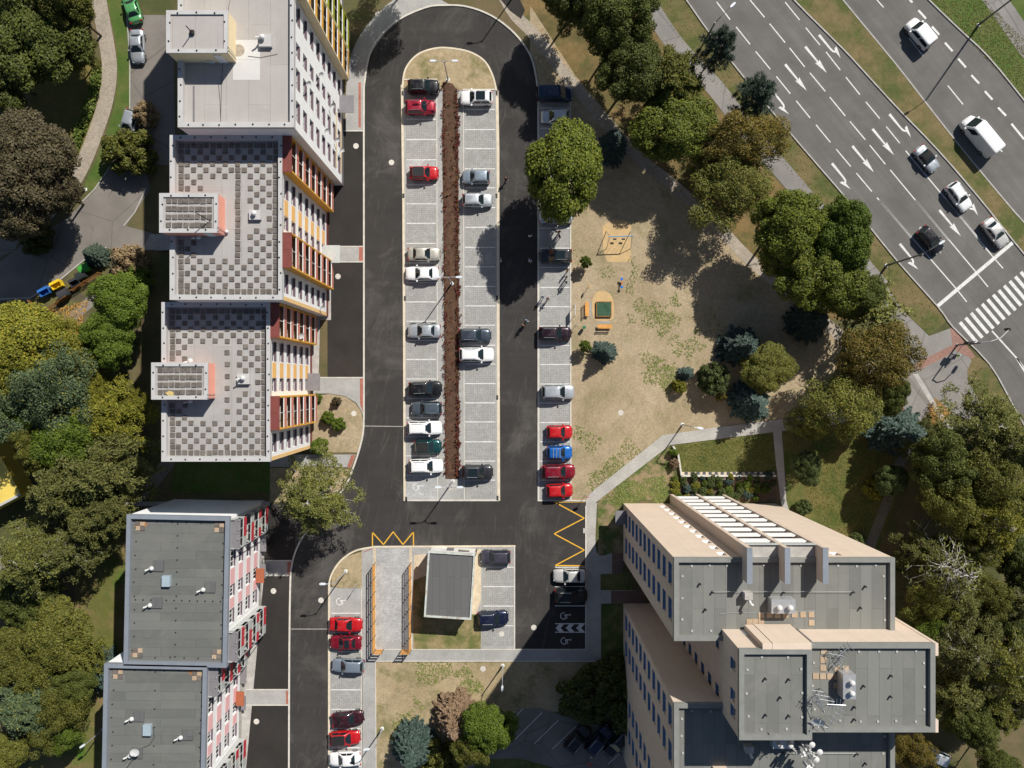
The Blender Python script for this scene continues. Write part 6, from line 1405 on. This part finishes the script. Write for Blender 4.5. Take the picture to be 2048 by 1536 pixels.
MB().lathe([(.16,.35),(.2,.4),(.22,.95),(.19,.96)], n=12).build('bucket', gm, lb); MB().lathe([(.04,0),(.04,.36)], n=6).build('post', POLE_D, lb)
x, y = P(1177,574,.8); ns = thing('information_sign', 'small sign on a post above the sandbox', 'sign', (x, y, 0)); MB().lathe([(.03,0),(.03,1.0)], n=6).build('post', POLE, ns); MB().box(-.03,.03,-.22,.22,1.0,1.5).build('sign_plate', WOOD_O, ns)
x, y = P(1149,621,.8); nb = thing('notice_board', 'notice board on two posts by the parking row', 'sign', (x, y, 0), 0)
for s in (-.65,.65): MB().lathe([(.035,0),(.035,1.95)], n=6).build('post', POLE, nb, (0,s,0))
MB().box(-.03,.03,-.7,.7,1.1,1.9).build('board', FRAME_W, nb)
def sapling(px, py, lf, label):
    x, y = P(px, py, 1.6); r = thing('sapling', label, 'tree', (x, y, 0), 0, 'staked saplings')
    c = link('crown', TPL['bush0'][0], r, (0,0,1.0)); c.scale = (.36,.36,.6); setmats(c, [L_[lf]])
    MB().path([(0,0,0),(.03,.02,2.0)], [.035,.015], 5).build('trunk', BARK, r)
    for k in range(3): a = 2.1*k; MB().path([(.3*math.cos(a),.3*math.sin(a),0),(.3*math.cos(a),.3*math.sin(a),1.7)], .04, 5).build('stake', WOOD_B, r)
    for k in range(3): a, b = 2.1*k, 2.1*(k+1); MB().path([(.3*math.cos(a),.3*math.sin(a),1.6),(.3*math.cos(b),.3*math.sin(b),1.6)], .025, 4).build('tie_bar', WOOD_B, r)
sapling(1172,525,'green','staked sapling right of the grey glass-roofed car'); sapling(1171,693,'green','staked sapling beside the round blue spruce'); sapling(1440,791,'autumn','staked sapling below the thuja bush')
# garden wall with alternating slabs, planters
gw = thing('garden_wall', 'low garden wall with pale and dark slabs before the flower rows', 'wall', (0,0,0))
for a, b in zip([(1345,892),(1355,908),(1362,951)], [(1355,908),(1362,951),(1550,951)]): MB().strip(pxs([a,b]), .22, 0, .5).build('wall_segment', KERB, gw)
DKS = plain('dark_slab', (.09,.09,.10), .8)
for k in range(31): x, y = P(1366+6*k, 946.3); MB().box(x-.18,x+.18,y-.2,y+.16,0,.10).build('slab', PAV_BUFF if k % 2 == 0 else DKS, gw)
sheet('flower_bed_soil', [(1338,953),(1552,953),(1560,1003),(1340,1003)], .012, SOIL)
for px in (1446,1463,1495,1505): 
    x, y = P(px, 956); o = thing('planter', 'pale square planter %s along the garden wall' % {1446:'leftmost',1463:'second from left',1495:'third from left',1505:'rightmost'}[px], 'planter', (x, y, .012), 0, 'planters')
    MB().box(-.24,.24,-.16,.16,0,.3).build('box', KERB, o); MB().box(-.2,.2,-.12,.12,.301,.32).build('soil', SOIL, o)
x, y = P(1420,964); rgp = thing('ring_planter', 'round stone ring in the flower rows', 'planter', (x, y, .01)); MB().lathe([(.5,0),(.5,.25),(.36,.25),(.36,.1)], n=16).build('stone_ring', CONC, rgp); MB().lathe([(.35,.1),(.2,.14)], n=12).build('soil', SOIL, rgp)
# ------------------------------------------------------------------ aerials on the tower roofs
z8f = lambda x, y: (1440 + x/4.439, 1190 + y/4.439)
def lattice_mast(q, zb, h, wd, label, booms):
    x, y = P(*z8f(*q), zb); r = thing('aerial_mast', label, 'antenna', (x, y, zb), R(20)); legs = [(wd*math.cos(a), wd*math.sin(a)) for a in (0, 2.094, 4.189)]
    for k in range(3): MB().path([(*legs[k],0),(*legs[k],h)], .045, 5).build('leg', GALV, r)
    n = max(2, int(h/1.0))
    for j in range(n):
        for k in range(3):
            a, b = legs[k], legs[(k+1) % 3]; z0, z1 = h*j/n, h*(j+1)/n
            MB().path([(*a,z0),(*b,z1)], .025, 4).build('brace', GALV, r); MB().path([(*a,z1-.01),(*b,z1-.01)], .03, 4).build('ring_bar', GALV, r)
    for (bx, by, bz, L, a) in booms:
        d = Vector((math.cos(a), math.sin(a), 0)); n_ = Vector((-d.y, d.x, 0)); o = Vector((bx, by, bz))
        bm = MB().path([o, o+d*L], .03, 5).build('boom', GALV, r)
        for i in range(5): c = o + d*L*(i+.5)/5; MB().path([c-n_*.5, c+n_*.5], .018, 4).build('element', GALV, bm)
    return r
lattice_mast((860,430),33.0-.36,4.2,.75,'steel lattice aerial at the north edge of the tower roof',[(.2,.2,4.2,1.6,.3),(-.2,.3,3.6,1.4,2.6),(0,0,4.0,1.3,-1.2)])
lattice_mast((820,850),36.4,3.0,.7,'steel lattice aerial on the core roof edge',[(.1,0,3.0,1.5,-.4),(0,0,2.6,1.2,2.2)])
lattice_mast((850,1090),36.4,2.2,.25,'short aerial mast with a yagi on the core roof',[(.2,0,2.2,2.0,.6)])
x, y = P(*z8f(850,1110), 38.2); ds = thing('dish_aerial', 'white satellite dish on the core roof edge', 'antenna', (x, y, 37.8)); dish(ds, (0,0,.9), (-.2,-.6,.75), .55); MB().path([(0,0,-1.4),(0,0,.8)], .05, 6).build('mast', GALV, ds)
x, y = P(*z8f(780,1420), 35.2); ph_ = thing('phone_aerial', 'cluster of white phone aerials beside the tower core', 'antenna', (x, y, 32.64)); MB().path([(0,0,0),(0,0,3.4)], .08, 8).build('mast', GALV, ph_)
ra = random.Random(12)
for k in range(14):
    a = k*2.4; rr_ = .45+.55*(k % 3)/2; c = Vector((rr_*math.cos(a), rr_*math.sin(a), 1.6+1.6*ra.random()))
    MB().path([(0,0,c.z),tuple(c)], .025, 4).build('bracket', GALV, ph_)
    if k % 3 == 2: MB().lathe([(.02,0),(.24,.04),(.26,.12),(.1,.2)], tuple(c), 12).build('drum', VENT_W, ph_)
    else: MB().box(-.11,.11,-.06,.06,-.5,.5).build('panel_aerial', FRAME_W if k % 2 else VENT_W, ph_, tuple(c), a)
# ------------------------------------------------------------------ people
SKIN = plain('skin', (.50,.30,.21), .6, .05, 10, obj=True)
def body_mesh(name, step, swing):
    V = []; E = []; RD = []
    def v(p, r, par=None):
        V.append(p); RD.append(r)
        if par is not None: E.append((par, len(V)-1))
        return len(V)-1
    pel = v((0,0,.95), .13); wa = v((0,0,1.12), .12, pel); ch = v((0,.01,1.33), .145, wa); nk = v((0,.01,1.48), .055, ch); hb = v((0,.03,1.57), .085, nk); v((0,.035,1.68), .09, hb)
    for s in (-1, 1):
        sh = v((s*.18,0,1.41), .062, ch); el = v((s*.23,-s*swing*.12-.02,1.14), .043, sh); wr_ = v((s*.235,-s*swing*.28+.05,.92), .028, el); pa = v((s*.235,-s*swing*.31+.06,.86), .03, wr_)
        for f, (dx, L) in enumerate(((-.024,.07),(-.008,.08),(.008,.078),(.024,.062))):
            k1 = v((s*.235+dx*.3, -s*swing*.33+.06+dx, .82), .010, pa); v((s*.235-s*.015, -s*swing*.34+.065+dx, .82-L*.55), .008, k1)
        t1 = v((s*.235-s*.01, -s*swing*.31+.10, .85), .011, pa); v((s*.235-s*.02, -s*swing*.31+.12, .815), .009, t1)
        hp = v((s*.095,0,.88), .092, pel); kn = v((s*.10,s*step*.45+.03,.49), .060, hp); an = v((s*.10,s*step*.8-.02,.09), .042, kn); v((s*.11,s*step*.8+.15,.035), .036, an)
    me = bpy.data.meshes.new(name); me.from_pydata(V, E, []); o = bpy.data.objects.new(name, me); C.objects.link(o)
    md = o.modifiers.new('skin', 'SKIN'); sd = me.skin_vertices[0].data
    for i, r in enumerate(RD): sd[i].radius = (r, r)
    sd[0].use_root = True
    sub = o.modifiers.new('sub', 'SUBSURF'); sub.levels = 1; sub.render_levels = 1
    dg = bpy.context.evaluated_depsgraph_get(); out = bpy.data.meshes.new_from_object(o.evaluated_get(dg)); out.name = name
    bpy.data.objects.remove(o)
    out.materials.clear()
    for m in (SKIN, FRAME_W, GREY_P, BLACKM): out.materials.append(m)
    for p_ in out.polygons:
        c = p_.center; arm = abs(c.x) > .19 and c.z < 1.3
        p_.material_index = 0 if (c.z > 1.47 or (arm and c.z < 1.17 and c.z > .7)) else 1 if c.z > .98 else 3 if c.z < .11 else 2
        p_.use_smooth = True
    return out
BODIES = [body_mesh('person_standing', .05, .05), body_mesh('person_walking', .24, .7), body_mesh('person_striding', -.26, -.8)]
HAIRM = MB().lathe([(.098,-.02),(.104,.03),(.09,.075),(.05,.105),(.01,.112)], (0,.02,1.675), 12).mesh('hair', [BLACKM], True)
CL = {}
def cloth(c):
    if c not in CL: CL[c] = plain('cloth_%d' % len(CL), c, .85, .12, 9, obj=True)
    return CL[c]
def person(px, py, rz, pose, shirt, trousers, hair, label, s=1.0, z=.02):
    x, y = P(px, py); r = thing('person', label, 'person', (x, y, z), R(rz), 'people in the car park'); r.scale = (s,s,s)
    b = link('body', BODIES[pose], r); setmats(b, [SKIN, cloth(shirt), cloth(trousers), BLACKM])
    h = link('hair', HAIRM, r); setmats(h, [cloth(hair)])
WH, BL, DK, JN = (.75,.75,.75), (.22,.36,.55), (.03,.03,.035), (.06,.09,.16)
for a in ((1012,362,200,1,(.05,.012,.012),DK,(.25,.12,.06),'person in dark red top walking beside the island kerb',1,.02), (1060,475,10,0,WH,JN,(.05,.03,.02),'person in white top standing in the maple shade',1,.02), (1002,523,90,0,WH,DK,(.04,.03,.02),'person in white top at the edge of the island kerb',1,.02), (1060,523,150,1,(.55,.62,.75),WH,(.05,.04,.03),'person in pale blue and white where the maple shade ends',1,.02),
          (1112,458,40,0,WH,JN,(.03,.02,.02),'person in white shirt behind the pale car',1,IZ), (1117,467,190,0,(.35,.05,.04),DK,(.04,.02,.02),'person in red top between two others in the shaded bay',1,IZ), (1118,476,120,0,(.10,.02,.02),DK,(.02,.02,.02),'person in dark top lowest of three in the shaded bay',1,IZ),
          (1134,543,220,0,(.50,.30,.04),(.2,.15,.1),(.06,.04,.03),'person in yellow top at the lawn kerb',1,IZ), (1132,557,60,0,(.30,.22,.2),DK,(.02,.015,.01),'person with dark hair between yellow and green tops',1,IZ), (1131,567,330,0,(.05,.14,.09),JN,(.05,.03,.02),'person in green top at the lawn kerb',1,IZ),
          (1085,596,150,2,BL,WH,(.05,.02,.02),'person in blue top walking in an empty bay',1,IZ), (1095,599,160,1,(.35,.20,.14),DK,(.03,.02,.02),'person in tan top beside the one in blue',1,IZ), (1053,643,140,2,(.35,.5,.66),BL,(.12,.09,.07),'person in light blue top walking on the road',1,.02), (1046,652,150,1,(.20,.10,.07),DK,(.28,.14,.08),'person in brown top just ahead on the road',1,.02),
          (1906,712,40,1,(.42,.75,.03),(.04,.07,.2),(.45,.45,.45),'person in bright yellow-green vest below the traffic signal',1,.03)): person(*a)
